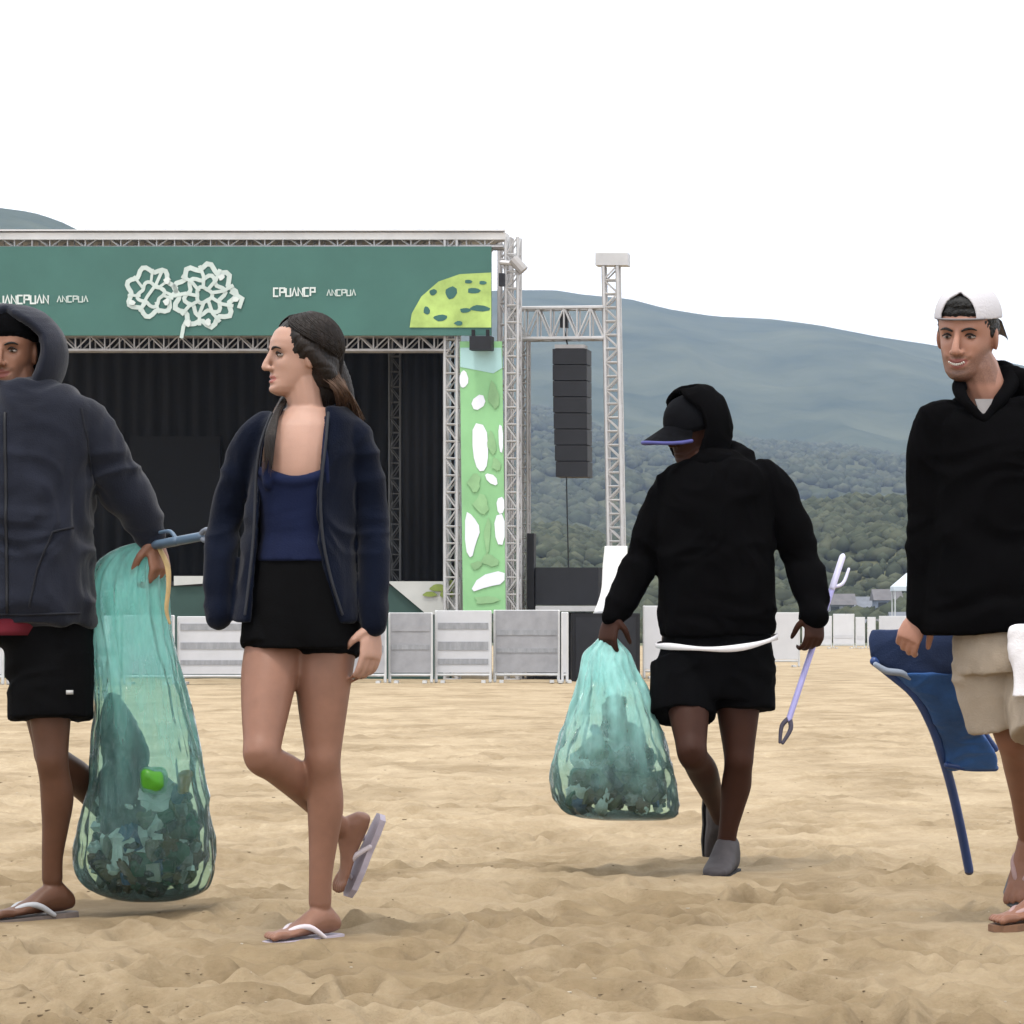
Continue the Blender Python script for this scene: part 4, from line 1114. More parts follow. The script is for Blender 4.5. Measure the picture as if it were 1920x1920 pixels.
# ------------------------------------------------------------------ the woman in the navy jacket
def woman():
    D = 9.0; k = px(D)
    t = thing('person', P(585, 1762, D), 'woman with dark hair in an open navy jacket, black shorts and sandals', 'person', GRP)
    t.location.z = 0
    Hf = head_frame(P(559, 672, D), (-.93, -.40, .02), (0.04, 0, 1), .91)
    mb = MB()
    torso(mb, [(1196, 490, 644, .10), (1150, 480, 653, .118), (1050, 492, 640, .105), (985, 496, 632, .095), (920, 486, 640, .105), (880, 482, 648, .112), (840, 482, 652, .105), (800, 490, 655, .085), (778, 520, 632, .062), (765, 535, 618, .052)], D)
    mb.tube([P(577, 800, D + .02), P(572, 760, D), P(565, 715, D)], [.060, .050, .054], 14)
    nrm = Vector((-.55, -.83, 0))
    leg(mb, P(612, 1205, D), P(607, 1425, D - .03), P(600, 1692, D + .02), nrm, 1.0, .93)
    foot(mb, P(600, 1700, D + .02), (-.72, -.68, -.03), (0, 0, 1), .95, 1)
    ak = P(638, 1552, D + .30)
    leg(mb, P(520, 1200, D), P(492, 1418, D - .17), ak, (-.7, -.65, -.3), 1.0, .93)
    toe2 = Vector((-.40, .20, -.90)); up2 = Vector((-.85, -.35, .40))
    foot(mb, ak, toe2, up2, .95, -1)
    # arms: her left hangs free, her right hand rests in the jacket
    mb.tube([P(645, 812, D), P(693, 960, D + .02), P(697, 1165, D - .05)], [.045, .040, .029], 12)
    hand(mb, P(697, 1172, D - .05), (-.03, -.15, -1), (-.55, .55, 0), 34, .98, 1)
    mb.tube([P(494, 820, D + .01), P(426, 965, D + .06), P(414, 1050, D + .0)], [.040, .034, .026], 12)
    hand(mb, P(414, 1052, D), (.02, -.1, -1), (.6, .3, 0), 80, .45, -1, .4, .1)
    body(t, mb, Hf, skin_f, lip_f, voxel=.0038, leg_shade=leg_shade_f)
    eyes(t, Hf, hair_b, .8)
    # navy camisole and black shorts
    mb = MB()
    prof(mb, [(1054, 481, 651, .137), (1030, 483, 648, .126), (1000, 488, 638, .112), (950, 484, 640, .116), (912, 477, 648, .122), (896, 476, 650, .122)], D, 30)
    mb.tube([P(492, 886, D - .085), P(515, 896, D - .105), P(552, 904, D - .112), P(590, 896, D - .107), P(622, 884, D - .08)], .016, 10)
    for a_, b_, c_ in (((502, 905, -.105), (500, 850, -.108), (520, 786, -.05)), ((612, 900, -.100), (610, 850, -.108), (612, 786, -.055))):
        mb.tube([P(a_[0], a_[1], D + a_[2]), P(b_[0], b_[1], D + b_[2]), P(c_[0], c_[1], D + c_[2])], [.020, .014, .010], 10, flat=.6)
    cloth(t, 'camisole', mb, navy_top, .0055, 2, .003, 3)
    mb = MB()
    prof(mb, [(1214, 464, 667, .146), (1180, 464, 666, .146), (1120, 468, 662, .140), (1065, 476, 656, .128), (1040, 482, 650, .122)], D, 30)
    mb.tube([P(520, 1150, D - .01), P(514, 1180, D - .03), P(510, 1216, D - .045)], [.094, .090, .086], 18, smooth=1, round_ends=False)
    mb.tube([P(612, 1150, D), P(613, 1190, D), P(614, 1232, D - .01)], [.094, .090, .087], 18, smooth=1, round_ends=False)
    cloth(t, 'shorts', mb, black_short, .006, 2, .004, 5)
    # jacket: an open shell with sleeves
    mb = MB()
    rows = [(766, 520, 648, .075, 530, 618), (790, 484, 672, .098, 508, 615), (850, 470, 676, .125, 494, 612), (900, 466, 670, .134, 488, 606), (960, 462, 664, .138, 486, 604), (1040, 452, 664, .145, 482, 612), (1110, 440, 672, .155, 474, 630), (1165, 428, 682, .160, 468, 648)]
    pts = [Vector(r[1:4]) for r in rows]
    y2, _ = catmull([Vector((r[0], r[1], r[2])) for r in rows], [1] * len(rows), 3); z2, _ = catmull([Vector((r[3], r[4], r[5])) for r in rows], [1] * len(rows), 3)
    rings = []
    for a, b in zip(y2, z2):
        y, xl, xr, hd, oa, ob = a.x, a.y, a.z, b.x, b.y, b.z
        cx, hw = (xl + xr) / 2, (xr - xl) / 2
        ar = math.asin(max(-1, min(1, (ob - cx) / hw))); al = math.asin(max(-1, min(1, (oa - cx) / hw))) + 2 * math.pi
        o_, i_ = [], []
        for q in range(41):
            an = ar + (al - ar) * q / 40
            c = P(cx, y, D)
            o_.append(c + Vector((math.sin(an) * hw * k, -math.cos(an) * hd, 0)))
            i_.append(c + Vector((math.sin(an) * (hw * k - .016), -math.cos(an) * (hd - .016), 0)))
        rings.append(o_ + i_[::-1])
    mb.loft(rings)
    mb.tube([P(636, 804, D + .01), P(664, 830, D), P(684, 890, D + .01), P(697, 970, D + .02), P(700, 1080, D - .02), P(698, 1172, D - .05)], [.054, .056, .048, .042, .039, .036], 16)
    mb.tube([P(500, 806, D + .01), P(474, 834, D + .01), P(450, 890, D + .03), P(424, 970, D + .06), P(414, 1060, D + .0), P(414, 1150, D - .03)], [.056, .060, .050, .044, .042, .042], 16)
    mb.tube([P(522, 778, D - .05), P(545, 768, D + .04), P(590, 764, D + .085), P(628, 770, D + .03), P(624, 800, D - .06)], [.010, .017, .02, .018, .012], 10)
    jk = cloth(t, 'jacket', mb, navy, .0062, 2, .0085, 7, 7.5, (1, 1, .36))
    for e_ in (0, 40):
        mb = MB(); mb.tube([q[e_] + Vector((.004 if e_ == 0 else -.004, -.014, 0)) for q in rings[2::3]], .0042, 6, smooth=3); mb.build('zip_tape', mat('zip_dark', (0.012, 0.014, 0.020), .6, .2, 40), jk, True)
    # hair
    mb = MB(); s = Hf[2]
    mb.ell(hl(Hf, (0, -.030, .042)), (.091 * s, .105 * s, .094 * s), Hf[1], 30, 20)
    mb.ell(hl(Hf, (0, -.062, -.02)), (.080 * s, .066 * s, .095 * s), Hf[1], 26, 16)
    for sx in (-1, 1):
        mb.tube([hl(Hf, (sx * .062, .026, .062)), hl(Hf, (sx * .072, .002, .030)), hl(Hf, (sx * .074, -.034, -.006)), hl(Hf, (sx * .058, -.075, -.050)), hl(Hf, (sx * .020, -.100, -.085))], [q * s for q in (.018, .024, .027, .030, .028)], 14)
    mb.tube([hl(Hf, (.02, -.10, -.03)), P(632, 730, D + .05), P(640, 775, D + .10), P(636, 830, D + .15)], [.055, .045, .038, .02], 14)
    V, Fc, Nn = remesh(mb, .0042, 9)
    L = (V - np.array(Hf[0])) @ np.array(Hf[1])
    ang = np.arctan2(L[:, 0], L[:, 2] + .05)
    g = vnoise(np.stack([ang * 24, L[:, 1] * 3, L[:, 2] * 4], 1), 5) + .6 * vnoise(np.stack([ang * 52, L[:, 1] * 4, L[:, 2] * 5], 1), 6)
    V = V + Nn * (g * .0014)[:, None]
    hair = link('hair', V, Fc, [hair_b], t, True)
    # loose locks: beside the throat and tips on the collar
    mb = MB(); r = random.Random(4)
    for q in range(16):
        e = r.uniform(-9, 9)
        mb.tube([P(545 + e, 735, D + .06), P(522 + e * .4, 768, D - .06), P(508 + e, 815, D - .125), P(503 + e * .9, 868 + r.uniform(-14, 16), D - .135)], [.003, .0050, .0048, .001], 5, smooth=4)
    mb.build('lock', hair_b, hair, True)
    mb = MB()
    for q in range(42):
        e = r.uniform(-1, 1); f_ = r.random()
        mb.tube([hl(Hf, (.045 * e, -.108 - .01 * f_, -.02 + .03 * f_)), P(628 + 12 * e, 705 + 12 * f_, D + .02 - .05 * f_), P(643 + 14 * e + 9 * f_, 748, D + .03 - .06 * f_), P(650 + 26 * e + 14 * f_, 775 + 22 * r.random(), D + .05)], [.0035, .004, .0035, .0008], 5, smooth=4)
    mb.build('lock', hair_tip, hair, True)
    # single strands over the whole head, from the parting down to the collar
    mb = MB(); R_ = (.0960, .1085, .0985); ec = (0, -.030, .042)
    def es(a, b, sg, g=1.0): return hl(Hf, (ec[0] + sg * R_[0] * g * math.sin(a) * math.cos(b), ec[1] - R_[1] * g * math.sin(a) * math.sin(b), ec[2] + R_[2] * g * math.cos(a)))
    for q in range(560):
        sg = -1 if q % 5 else 1
        b0 = math.radians(r.uniform(-78, 85)); g = r.uniform(1.0, 1.035); wob = r.gauss(0, .06)
        a0 = math.radians(6 + 30 * max(0, -b0 / 1.4)); a1 = math.radians(r.uniform(100, 122)); pts = []
        for k in range(7):
            f_ = k / 6; b_ = b0 + (math.radians(78) - b0) * (f_ ** 1.5) * .92 + wob * f_
            pts.append(es(a0 + (a1 - a0) * f_, b_, sg, g))
        e = r.uniform(-1, 1); ln = r.random()
        pts.append(P(622 + 20 * e, 728 + 10 * ln, D + .02 + .05 * sg * .5 + .02 * e)); pts.append(P(640 + 24 * e, 758 + 26 * ln, D + .05 + .03 * e))
        if ln > .5: pts.append(P(648 + 30 * e, 790 + 26 * ln, D + .06 + .03 * e))
        w_ = r.uniform(.0009, .0017)
        mb.tube(pts, [w_ * .5] + [w_] * (len(pts) - 2) + [.0003], 4, smooth=2)
    mb.build('strands', hair_b, hair, True)
    mb = MB()
    for q in range(60):
        e = r.uniform(-1, 1); f_ = r.random()
        mb.tube([P(618 + 16 * e, 690 + 20 * f_, D + .0 - .045 * f_), P(636 + 14 * e + 8 * f_, 735, D - .01 - .045 * f_), P(648 + 20 * e + 8 * f_, 772 + 10 * r.random(), D + .02), P(652 + 26 * e, 806 + 16 * r.random(), D + .06)], [.0010, .0016, .0014, .0003], 4, smooth=4)
    for q in range(34):
        e = r.uniform(-1, 1)
        mb.tube([P(536 + 6 * e, 738, D + .05), P(518 + 7 * e, 775, D - .055), P(506 + 9 * e, 822, D - .125), P(501 + 11 * e, 872 + r.uniform(-20, 22), D - .135)], [.0010, .0016, .0014, .0003], 4, smooth=4)
    mb.build('strands', hair_tip, hair, True)
    flipflop(t, P(600, 1700, D + .02), (-.72, -.68, -.03), (0, 0, 1), .95, sole_l, strap_w)
    flipflop(t, ak + Vector((.012, .01, 0)), toe2, up2, .95, sole_l, strap_w)
woman()

# ------------------------------------------------------------------ the hooded man at the left edge
def hooded():
    D = 9.6; k = px(D)
    t = thing('person', P(80, 1725, D), 'man in a slate hoodie with the hood up and black shorts', 'person', GRP)
    t.location.z = 0
    Hf = head_frame(P(18, 662, D), (-.16, -.99, -.04), (.03, 0, 1), .97)
    mb = MB()
    torso(mb, [(1200, 30, 160, .10), (1150, -20, 160, .11), (1000, -45, 160, .11), (880, -50, 165, .12), (800, -48, 160, .10), (765, -20, 100, .07), (745, 0, 70, .06)], D)
    mb.tube([P(38, 780, D + .02), P(34, 750, D), P(26, 700, D)], [.075, .062, .06], 14)
    leg(mb, P(97, 1190, D), P(100, 1425, D - .04), P(98, 1648, D + .02), (-.86, -.5, 0), 1.0, .90)
    foot(mb, P(98, 1658, D + .02), (-.80, -.6, -.05), (0, 0, 1), 1.02, 1)
    a2 = P(226, 1552, D + .42)
    leg(mb, P(80, 1190, D + .10), P(98, 1420, D + .04), a2, (-.9, -.4, 0), 1.0, .90)
    foot(mb, a2, (.10, .3, -1), (-.95, -.2, 0), 1.0, -1)
    mb.tube([P(160, 800, D), P(258, 955, D + .05), P(287, 1005, D + .08)], [.05, .045, .030], 12)
    hand(mb, P(290, 1010, D + .08), (.20, -.15, -1), (-.75, .62, 0), 62, 1.05, 1, .6)
    mb.tube([P(-55, 800, D - .03), P(-110, 960, D - .05), P(-120, 1120, D - .12)], [.05, .043, .030], 12)
    hand(mb, P(-121, 1128, D - .12), (0, -.1, -1), (.8, -.3, 0), 30, 1.05, -1)
    body(t, mb, Hf, skin_h, lip_h, beard_h, voxel=.0040, smile=9, leg_shade=leg_shade_h)
    eyes(t, Hf, hair_k, .75)
    mb = MB(); s = Hf[2]
    mb.ell(hl(Hf, (0, -.012, .062)), (.083 * s, .101 * s, .070 * s), Hf[1], 28, 16)
    cloth(t, 'beanie', mb, black_knit, .005, 2, .001, 2)
    mb = MB()
    torso(mb, [(1172, -78, 174, .15), (1150, -80, 176, .155), (1060, -76, 172, .155), (960, -72, 172, .150), (880, -72, 178, .148), (815, -72, 184, .138), (770, -66, 180, .118), (742, -40, 150, .10), (722, -15, 110, .085)], D, 32)
    mb.tube([P(152, 795, D), P(192, 850, D + .01), P(232, 920, D + .03), P(262, 968, D + .06), P(284, 1003, D + .08)], [.075, .073, .068, .055, .040], 18)
    mb.tube([P(-50, 800, D - .02), P(-100, 900, D - .04), P(-116, 1010, D - .08), P(-120, 1112, D - .11)], [.075, .07, .06, .042], 16)
    hood = cloth(t, 'hoodie', mb, hood_grey, .0075, 3, .016, 11, 5.5, (1, 1, .28))
    zipm = mat('zip_slate', (0.006, 0.007, 0.010), .5, .2, 60); seamm = mat('seam_slate', (0.008, 0.009, 0.014), .9, .2, 60)
    seam(hood, [(22, 780), (26, 900), (28, 1040), (30, 1160)], D, 'zip', zipm, .005)
    seam(hood, [(70, 1140), (84, 1070), (112, 1000), (150, 990)], D, 'pocket_seam', seamm, .0035)
    seam(hood, [(-40, 1152), (60, 1153), (168, 1150)], D, 'hem_seam', seamm, .0035)
    seam(hood, [(160, 770), (172, 830), (176, 900)], D, 'shoulder_seam', seamm, .003)
    # hood up: thick shell open to the face
    mb = MB(); R = (.168, .165, .150); th_ = .026; rings = []
    for j in range(15):
        la = math.radians(-72 + 148 * j / 14)
        op = math.radians(54) * max(0.0, 1 - max(0, math.degrees(la) - 24) / 36.0) ** .6 if la > 0 else math.radians(54) * (1 - .30 * (-la))
        op = max(op, .02)
        o_, i_ = [], []
        for q in range(33):
            an = op + (2 * math.pi - 2 * op) * q / 32
            for lst, sh in ((o_, 0), (i_, th_)):
                lst.append(hl(Hf, (math.sin(an) * (R[0] - sh) * max(math.cos(la), .80 if la < 0 else 0), -.022 - .0 * sh + math.cos(an) * (R[1] - sh) * max(math.cos(la), .74 if la < 0 else 0), (R[2] * (1.18 if la < 0 else 1) - sh) * math.sin(la))))
        rings.append(o_ + i_[::-1])
    mb.loft(rings)
    ring = []
    for q in range(25):
        an = 2 * math.pi * q / 24
        ring.append(hl(Hf, (math.sin(an) * .135, -.015 + math.cos(an) * .122, -.178 - .022 * math.cos(an))))
    mb.tube(ring, .026, 12, smooth=1)
    cloth(t, 'hood', mb, hood_grey, .006, 3, .005, 13, 6.0)
    mb = MB(); prof(mb, [(1191, -66, 82, .156), (1160, -66, 104, .150)], D, 28); mb.build('shirt_hem', mat('shirt_crimson', (0.10, 0.006, 0.014), .9, .2, 10), t, True)
    mb = MB()
    prof(mb, [(1270, 14, 174, .145), (1218, 10, 174, .145), (1198, -12, 173, .142), (1150, -30, 172, .138)], D + .03, 30)
    mb.tube([P(96, 1230, D), P(96, 1290, D - .01), P(96, 1348, D - .02)], [.120, .122, .121], 22, smooth=1, round_ends=False)
    mb.tube([P(96, 1230, D + .10), P(98, 1335, D + .08)], [.112, .112], 18, smooth=1, round_ends=False)
    cloth(t, 'shorts', mb, black_short, .007, 2, .007, 17)
    mb = MB(); c = P(131, 1298, D - .118); c.y -= .004; mb.box(c, (.020, .006, .012)); mb.build('shorts_logo', mat('logo_grey', (.4, .4, .4), .6, .05, 30), t, True)
    flipflop(t, P(98, 1658, D + .02), (-.80, -.6, -.05), (0, 0, 1), 1.02, mat('sandal_taupe', (0.13, 0.105, 0.095), .7, .15, 20), mat('strap_steel', (0.30, 0.31, 0.33), .6, .1, 30))
    flipflop(t, a2, (.10, .3, -1), (-.95, -.2, 0), 1.0, MATS['sandal_taupe'], MATS['strap_steel'])
hooded()

# ------------------------------------------------------------------ the person in the black cap
def capped():
    D = 11.4
    t = thing('person', P(1360, 1637, D), 'person in black hoodie, black shorts and black cap looking down to the side', 'person', GRP)
    t.location.z = 0
    Hf = head_frame(P(1296, 806, D), (-.80, -.54, -.26), (-.08, -.1, 1), .95)
    mb = MB()
    torso(mb, [(1225, 1245, 1435, .11), (1200, 1240, 1445, .13), (1100, 1250, 1440, .12), (980, 1250, 1430, .13), (900, 1262, 1430, .12), (860, 1275, 1390, .09), (840, 1290, 1360, .06)], D)
    mb.tube([P(1325, 880, D + .03), P(1318, 850, D + .02), P(1306, 815, D)], [.07, .060, .058], 14)
    leg(mb, P(1385, 1245, D), P(1386, 1425, D - .05), P(1362, 1578, D + .02), (-.35, -.93, 0), .98, 1.0)
    foot(mb, P(1362, 1587, D + .02), (-.28, -.96, -.03), (0, 0, 1), .98, 1, False)
    a2 = P(1354, 1536, D + .42)
    leg(mb, P(1288, 1240, D), P(1298, 1412, D - .20), a2, (-.3, -.9, -.3), .98, 1.0)
    foot(mb, a2, (.06, .25, -1), (.25, -.95, -.1), .98, -1, False)
    mb.tube([P(1262, 915, D), P(1200, 1050, D + .03), P(1150, 1150, D - .06)], [.05, .043, .032], 12)
    hand(mb, P(1147, 1152, D - .06), (-.18, -.2, -1), (.45, .6, 0), 58, 1.0, -1, .6)
    mb.tube([P(1438, 905, D), P(1507, 1050, D + .03), P(1527, 1150, D - .05)], [.05, .043, .032], 12)
    hand(mb, P(1527, 1148, D - .05), (-.02, -.2, -1), (-.35, .75, 0), 66, 1.0, 1, .6)
    body(t, mb, Hf, skin_d, skin_d, voxel=.005)
    eyes(t, Hf, hair_k, .7)
    mb = MB()
    torso(mb, [(1190, 1236, 1452, .150), (1130, 1236, 1455, .158), (1050, 1232, 1452, .158), (970, 1228, 1450, .155), (915, 1238, 1452, .15), (882, 1252, 1440, .135), (862, 1282, 1402, .10), (846, 1306, 1376, .07)], D, 32)
    mb.tube([P(1268, 905, D), P(1243, 945, D + .01), P(1208, 1040, D + .03), P(1178, 1105, D - .02), P(1152, 1152, D - .06)], [.066, .066, .062, .054, .044], 16)
    mb.tube([P(1428, 905, D), P(1462, 945, D + .01), P(1502, 1045, D + .03), P(1518, 1105, D), P(1527, 1152, D - .05)], [.078, .074, .066, .060, .050], 16)
    mb.tube([P(1290, 884, D - .08), P(1330, 850, D + .08), P(1392, 862, D + .03), P(1350, 884, D - .1)], [.022, .050, .045, .02], 14)
    cloth(t, 'hoodie', mb, black_knit, .0075, 3, .010, 21, 5.0, (1, 1, .4))
    # hood pulled up over the back of the cap
    mb = MB(); R = (.122, .140, .150); rings = []
    for j in range(15):
        la = math.radians(-78 + 156 * j / 14); dn = la < 0
        op = math.radians(74) * max(0.0, 1 - max(0, math.degrees(la) - 30) / 50.0) ** .6 if not dn else math.radians(74) * (1 + .42 * la)
        op = max(op, .02); o_, i_ = [], []
        for q in range(33):
            an = op + (2 * math.pi - 2 * op) * q / 32
            for lst, sh in ((o_, 0), (i_, .02)):
                cl = max(math.cos(la), .72) if dn else math.cos(la) ** .8
                lst.append(hl(Hf, (math.sin(an) * (R[0] - sh) * cl, -.022 + math.cos(an) * (R[1] - sh) * cl, .010 + (R[2] * (1.12 if dn else 1) - sh) * math.sin(la))))
        rings.append(o_ + i_[::-1])
    mb.loft(rings)
    mb.tube([P(1302, 872, D - .05), P(1336, 862, D - .075), P(1376, 868, D), P(1350, 862, D + .10)], [.030, .036, .044, .05], 12)
    cloth(t, 'hood', mb, black_knit, .006, 3, .007, 22, 6.0)
    # cap
    mb = MB(); s = Hf[2]; rings = []
    for j in range(10):
        la = math.radians(-14 + 102 * j / 9)
        rings.append([hl(Hf, (math.sin(a) * .093 * math.cos(max(la, 0)) ** .8, -.010 + math.cos(a) * .113 * math.cos(max(la, 0)) ** .8, .028 + .102 * math.sin(la))) for a in [2 * math.pi * i / 28 for i in range(28)]][::-1])
    mb.loft(rings); mb.ell(hl(Hf, (0, -.01, .131)), (.008, .008, .005), Hf[1], 10, 6)
    cap = mb.build('cap', mat('cap_black', (0.0034, 0.0036, 0.0048), .9, .2, 20, spec=.06, bump=.2, bscale=200), t, True)
    mb = MB(); top, bot = [], []
    def brim(a, r, dz=0): return hl(Hf, (math.sin(a) * (.078 + .004 * r), .045 + math.cos(a) * (.055 + .115 * r), .036 - .030 * r - .030 * math.sin(a) ** 2 + dz))
    n = 13; A_ = [math.radians(-82 + 164 * i / (n - 1)) for i in range(n)]
    V = [brim(a, r, dz) for dz in (.003, -.003) for r in (0, .5, 1) for a in A_]; Fc = []
    for L_ in range(2):
        for q in range(2):
            for i in range(n - 1):
                a = L_ * 3 * n + q * n + i; f_ = (a, a + 1, a + n + 1, a + n); Fc.append(f_ if L_ else f_[::-1])
    for i in range(n - 1): Fc.append((2 * n + i, 2 * n + i + 1, 5 * n + i + 1, 5 * n + i)); Fc.append((i, 3 * n + i, 3 * n + i + 1, i + 1))
    mb.add(V, Fc); br = mb.build('brim', MATS['cap_black'], cap, True)
    mb = MB(); mb.tube([brim(a, 1.01, -.002) for a in A_], .0065, 8, smooth=1); mb.build('brim_edge', mat('brim_violet', (0.060, 0.062, 0.21), .7, .15, 20), cap, True)
    # white hem, shorts
    mb = MB(); rings = []
    for q, (dy, gr) in enumerate(((5.2, .0), (4.6, .003), (0, .004), (-4.6, .003), (-5.2, .0))):
        ring = []
        for i in range(48):
            a = 2 * math.pi * i / 48
            yy = 1202 + dy * (1 + .25 * math.sin(5 * a)) + (12 * math.cos(a) + 3 * math.sin(3 * a + 1)) * (1 if math.cos(a) > 0 else .3) - 7 * math.sin(a)
            c = P(1344 + 113 * math.sin(a), yy, D)
            ring.append(Vector((c.x + gr * math.sin(a), D - (.172 + gr) * math.cos(a), c.z)))
        rings.append(ring)
    mb.loft(rings, cap=False); mb.build('white_hem', white_c, t, True)
    mb = MB()
    prof(mb, [(1310, 1222, 1448, .150), (1264, 1220, 1453, .155), (1230, 1234, 1450, .150), (1200, 1240, 1448, .142), (1180, 1242, 1446, .14)], D, 30)
    mb.tube([P(1284, 1250, D - .02), P(1281, 1300, D - .06), P(1280, 1344, D - .09)], [.118, .117, .115], 20, smooth=1, round_ends=False)
    mb.tube([P(1392, 1250, D), P(1392, 1300, D - .01), P(1393, 1332, D - .02)], [.112, .110, .108], 20, smooth=1, round_ends=False)
    cloth(t, 'shorts', mb, black_skirt, .007, 2, .006, 27)
    # shoes
    def shoe(A, toe, up):
        f = Vector(toe).normalized(); u = Vector(up); u = (u - f * u.dot(f)).normalized(); r = f.cross(u); A = Vector(A); mb = MB(); rings = []
        for q, hw, top, bot in ((-.080, .020, -.02, -.088), (-.065, .036, .03, -.094), (-.02, .043, .045, -.094), (.03, .043, .03, -.094), (.09, .048, -.02, -.094), (.15, .050, -.045, -.094), (.19, .040, -.055, -.092), (.205, .02, -.065, -.088)):
            c = A + f * q + u * (top + bot) / 2
            rings.append([c + r * math.cos(2 * math.pi * i / 16) * hw + u * math.copysign(abs(math.sin(2 * math.pi * i / 16)) ** .7, math.sin(2 * math.pi * i / 16)) * (top - bot) / 2 for i in range(16)])
        mb.loft(rings); so_ = cloth(t, 'shoe', mb, shoe_k, .0055, 2, .0015, 31, 10)
        mb = MB(); poly = [(-.084, .0), (-.072, .036), (-.02, .044), (.04, .044), (.10, .052), (.16, .050), (.195, .034), (.209, 0)]
        pl = [A - u * .083 + f * a + r * b for a, b in poly] + [A - u * .083 + f * a - r * b for a, b in poly[-2:0:-1]]
        mb.prism(pl, -u * .016); mb.build('sole', mat('sole_black', (0.012, 0.011, 0.012), .8, .2, 20), so_)
        for q in (.055, .085, .112):
            mb = MB(); mb.tube([A + f * q + r * .034 - u * (.030 + q * .22), A + f * q - u * (.004 + q * .36) + u * .012, A + f * q - r * .034 - u * (.030 + q * .22)], .004, 6); mb.build('lace', mat('lace_grey', (0.12, 0.11, 0.115), .8, .1, 20), so_, True)
        return so_
    shoe(P(1362, 1587, D + .02), (-.28, -.96, -.03), (0, 0, 1)); shoe(a2, (.06, .25, -1), (.25, -.95, -.1))
capped()

# ------------------------------------------------------------------ the man in the white cap at the right edge
def whitecap():
    D = 9.34
    t = thing('person', P(1930, 1740, D), 'smiling bearded man in a backwards white cap, black jumper and beige shorts', 'person', GRP)
    t.location.z = 0
    Hf = head_frame(P(1813, 632, D), (-.42, -.89, -.14), (.05, 0, 1), 1.06)
    mb = MB()
    torso(mb, [(1200, 1805, 1980, .10), (1150, 1785, 1990, .125), (1000, 1775, 1985, .12), (880, 1765, 1990, .13), (800, 1778, 1975, .10), (772, 1815, 1945, .07), (755, 1832, 1905, .055)], D)
    mb.tube([P(1866, 785, D + .03), P(1852, 745, D + .01), P(1832, 690, D)], [.064, .059, .060], 14)
    leg(mb, P(1850, 1195, D + .05), P(1900, 1385, D + .06), P(1926, 1560, D + .40), (-.6, -.8, 0), 1.0, .92)
    foot(mb, P(1926, 1562, D + .40), (-.35, -.4, -.85), (-.4, -.8, .35), 1.02, -1)
    leg(mb, P(1945, 1195, D), P(1972, 1425, D - .12), P(1960, 1655, D), (-.7, -.7, 0), 1.0, .92)
    foot(mb, P(1960, 1665, D), (-.80, -.60, -.04), (0, 0, 1), 1.04, 1)
    mb.tube([P(1772, 800, D), P(1748, 990, D + .03), P(1728, 1145, D + .02)], [.052, .046, .031], 12)
    hand(mb, P(1726, 1148, D + .02), (-.42, -.05, -.9), (.25, .9, -.1), 62, .93, -1, .7)
    mb.tube([P(1980, 800, D), P(2025, 960, D + .02), P(2030, 1130, D - .1)], [.052, .046, .031], 12)
    hand(mb, P(2030, 1138, D - .1), (0, -.15, -1), (-.8, -.2, 0), 35, 1.05, 1)
    body(t, mb, Hf, skin_m, lip_m, beard_m, voxel=.0036, smile=14, leg_shade=leg_shade_m, stub=.62)
    eyes(t, Hf, hair_k, .62)
    mb = MB()
    for q in range(9):
        a = -1 + 2 * q / 8
        mb.tube([hl(Hf, (.020 * a, .094, -.0655 + 14 * (.02 * a) ** 2)), hl(Hf, (.020 * a, .094 - .004 * a * a, -.0675 + 14 * (.02 * a) ** 2))], .0026, 6, smooth=1)
    mb.build('teeth', mat('teeth', (.55, .52, .48), .3, .03, 30), t, True)
    # hair under the cap's arch and at the sides
    mb = MB(); s = Hf[2]
    mb.ell(hl(Hf, (0, -.006, .046)), (.079 * s, .086 * s, .069 * s), Hf[1], 28, 18); mb.ell(hl(Hf, (.0, .050, .088)), (.045 * s, .034 * s, .026 * s), Hf[1], 18, 12); mb.ell(hl(Hf, (.0, .056, .068)), (.054 * s, .029 * s, .021 * s), Hf[1], 18, 12)
    for sx in (-1, 1): mb.ell(hl(Hf, (sx * .066, -.02, .022)), (.014 * s, .045 * s, .032 * s), Hf[1], 16, 10)
    V, Fc, Nn = remesh(mb, .0045, 2); V = V + Nn * (.0025 * vnoise(V * 140, 3))[:, None]
    link('hair', V, Fc, [hair_k], t, True)
    # cap worn backwards: crown with an arched opening over the forehead, strap, peak behind
    mb = MB(); rings = []
    for j in range(12):
        la = math.radians(0 + 88 * j / 11)
        op = .60 * math.sqrt(max(0, 1 - (j / 6.2) ** 2)) + .004
        o_, i_ = [], []
        for q in range(41):
            an = op + (2 * math.pi - 2 * op) * q / 40
            for lst, sh in ((o_, 0), (i_, .006)): lst.append(hl(Hf, (math.sin(an) * (.089 - sh) * math.cos(la) ** .75, -.012 + math.cos(an) * (.108 - sh) * math.cos(la) ** .75, .050 + (.090 - sh) * math.sin(la))))
        rings.append(o_ + i_[::-1])
    mb.loft(rings)
    V, Fc, Nn = remesh(mb, .0032, 2)
    cap = link('cap', V, Fc, [mat('cap_white', (0.44, 0.43, 0.455), .8, .05, 10, bump=.2, bscale=150)], t, True)
    mb = MB(); mb.tube([hl(Hf, (math.sin(a) * .083, -.010 + math.cos(a) * .104, .052)) for a in [math.radians(-48 + 8 * i) for i in range(13)]], .0075, 8, smooth=1, flat=.4); mb.build('strap', mat('cap_strap', (0.16, 0.15, 0.16), .8, .1, 20), cap, True)
    mb = MB(); V = []
    n = 11; A_ = [math.radians(180 - 62 + 124 * i / (n - 1)) for i in range(n)]
    def pk(a, r, dz): return hl(Hf, (math.sin(a) * (.086 + .006 * r), -.03 + math.cos(a) * (.078 + .085 * r), .052 - .050 * r - .02 * math.sin(a) ** 2 + dz))
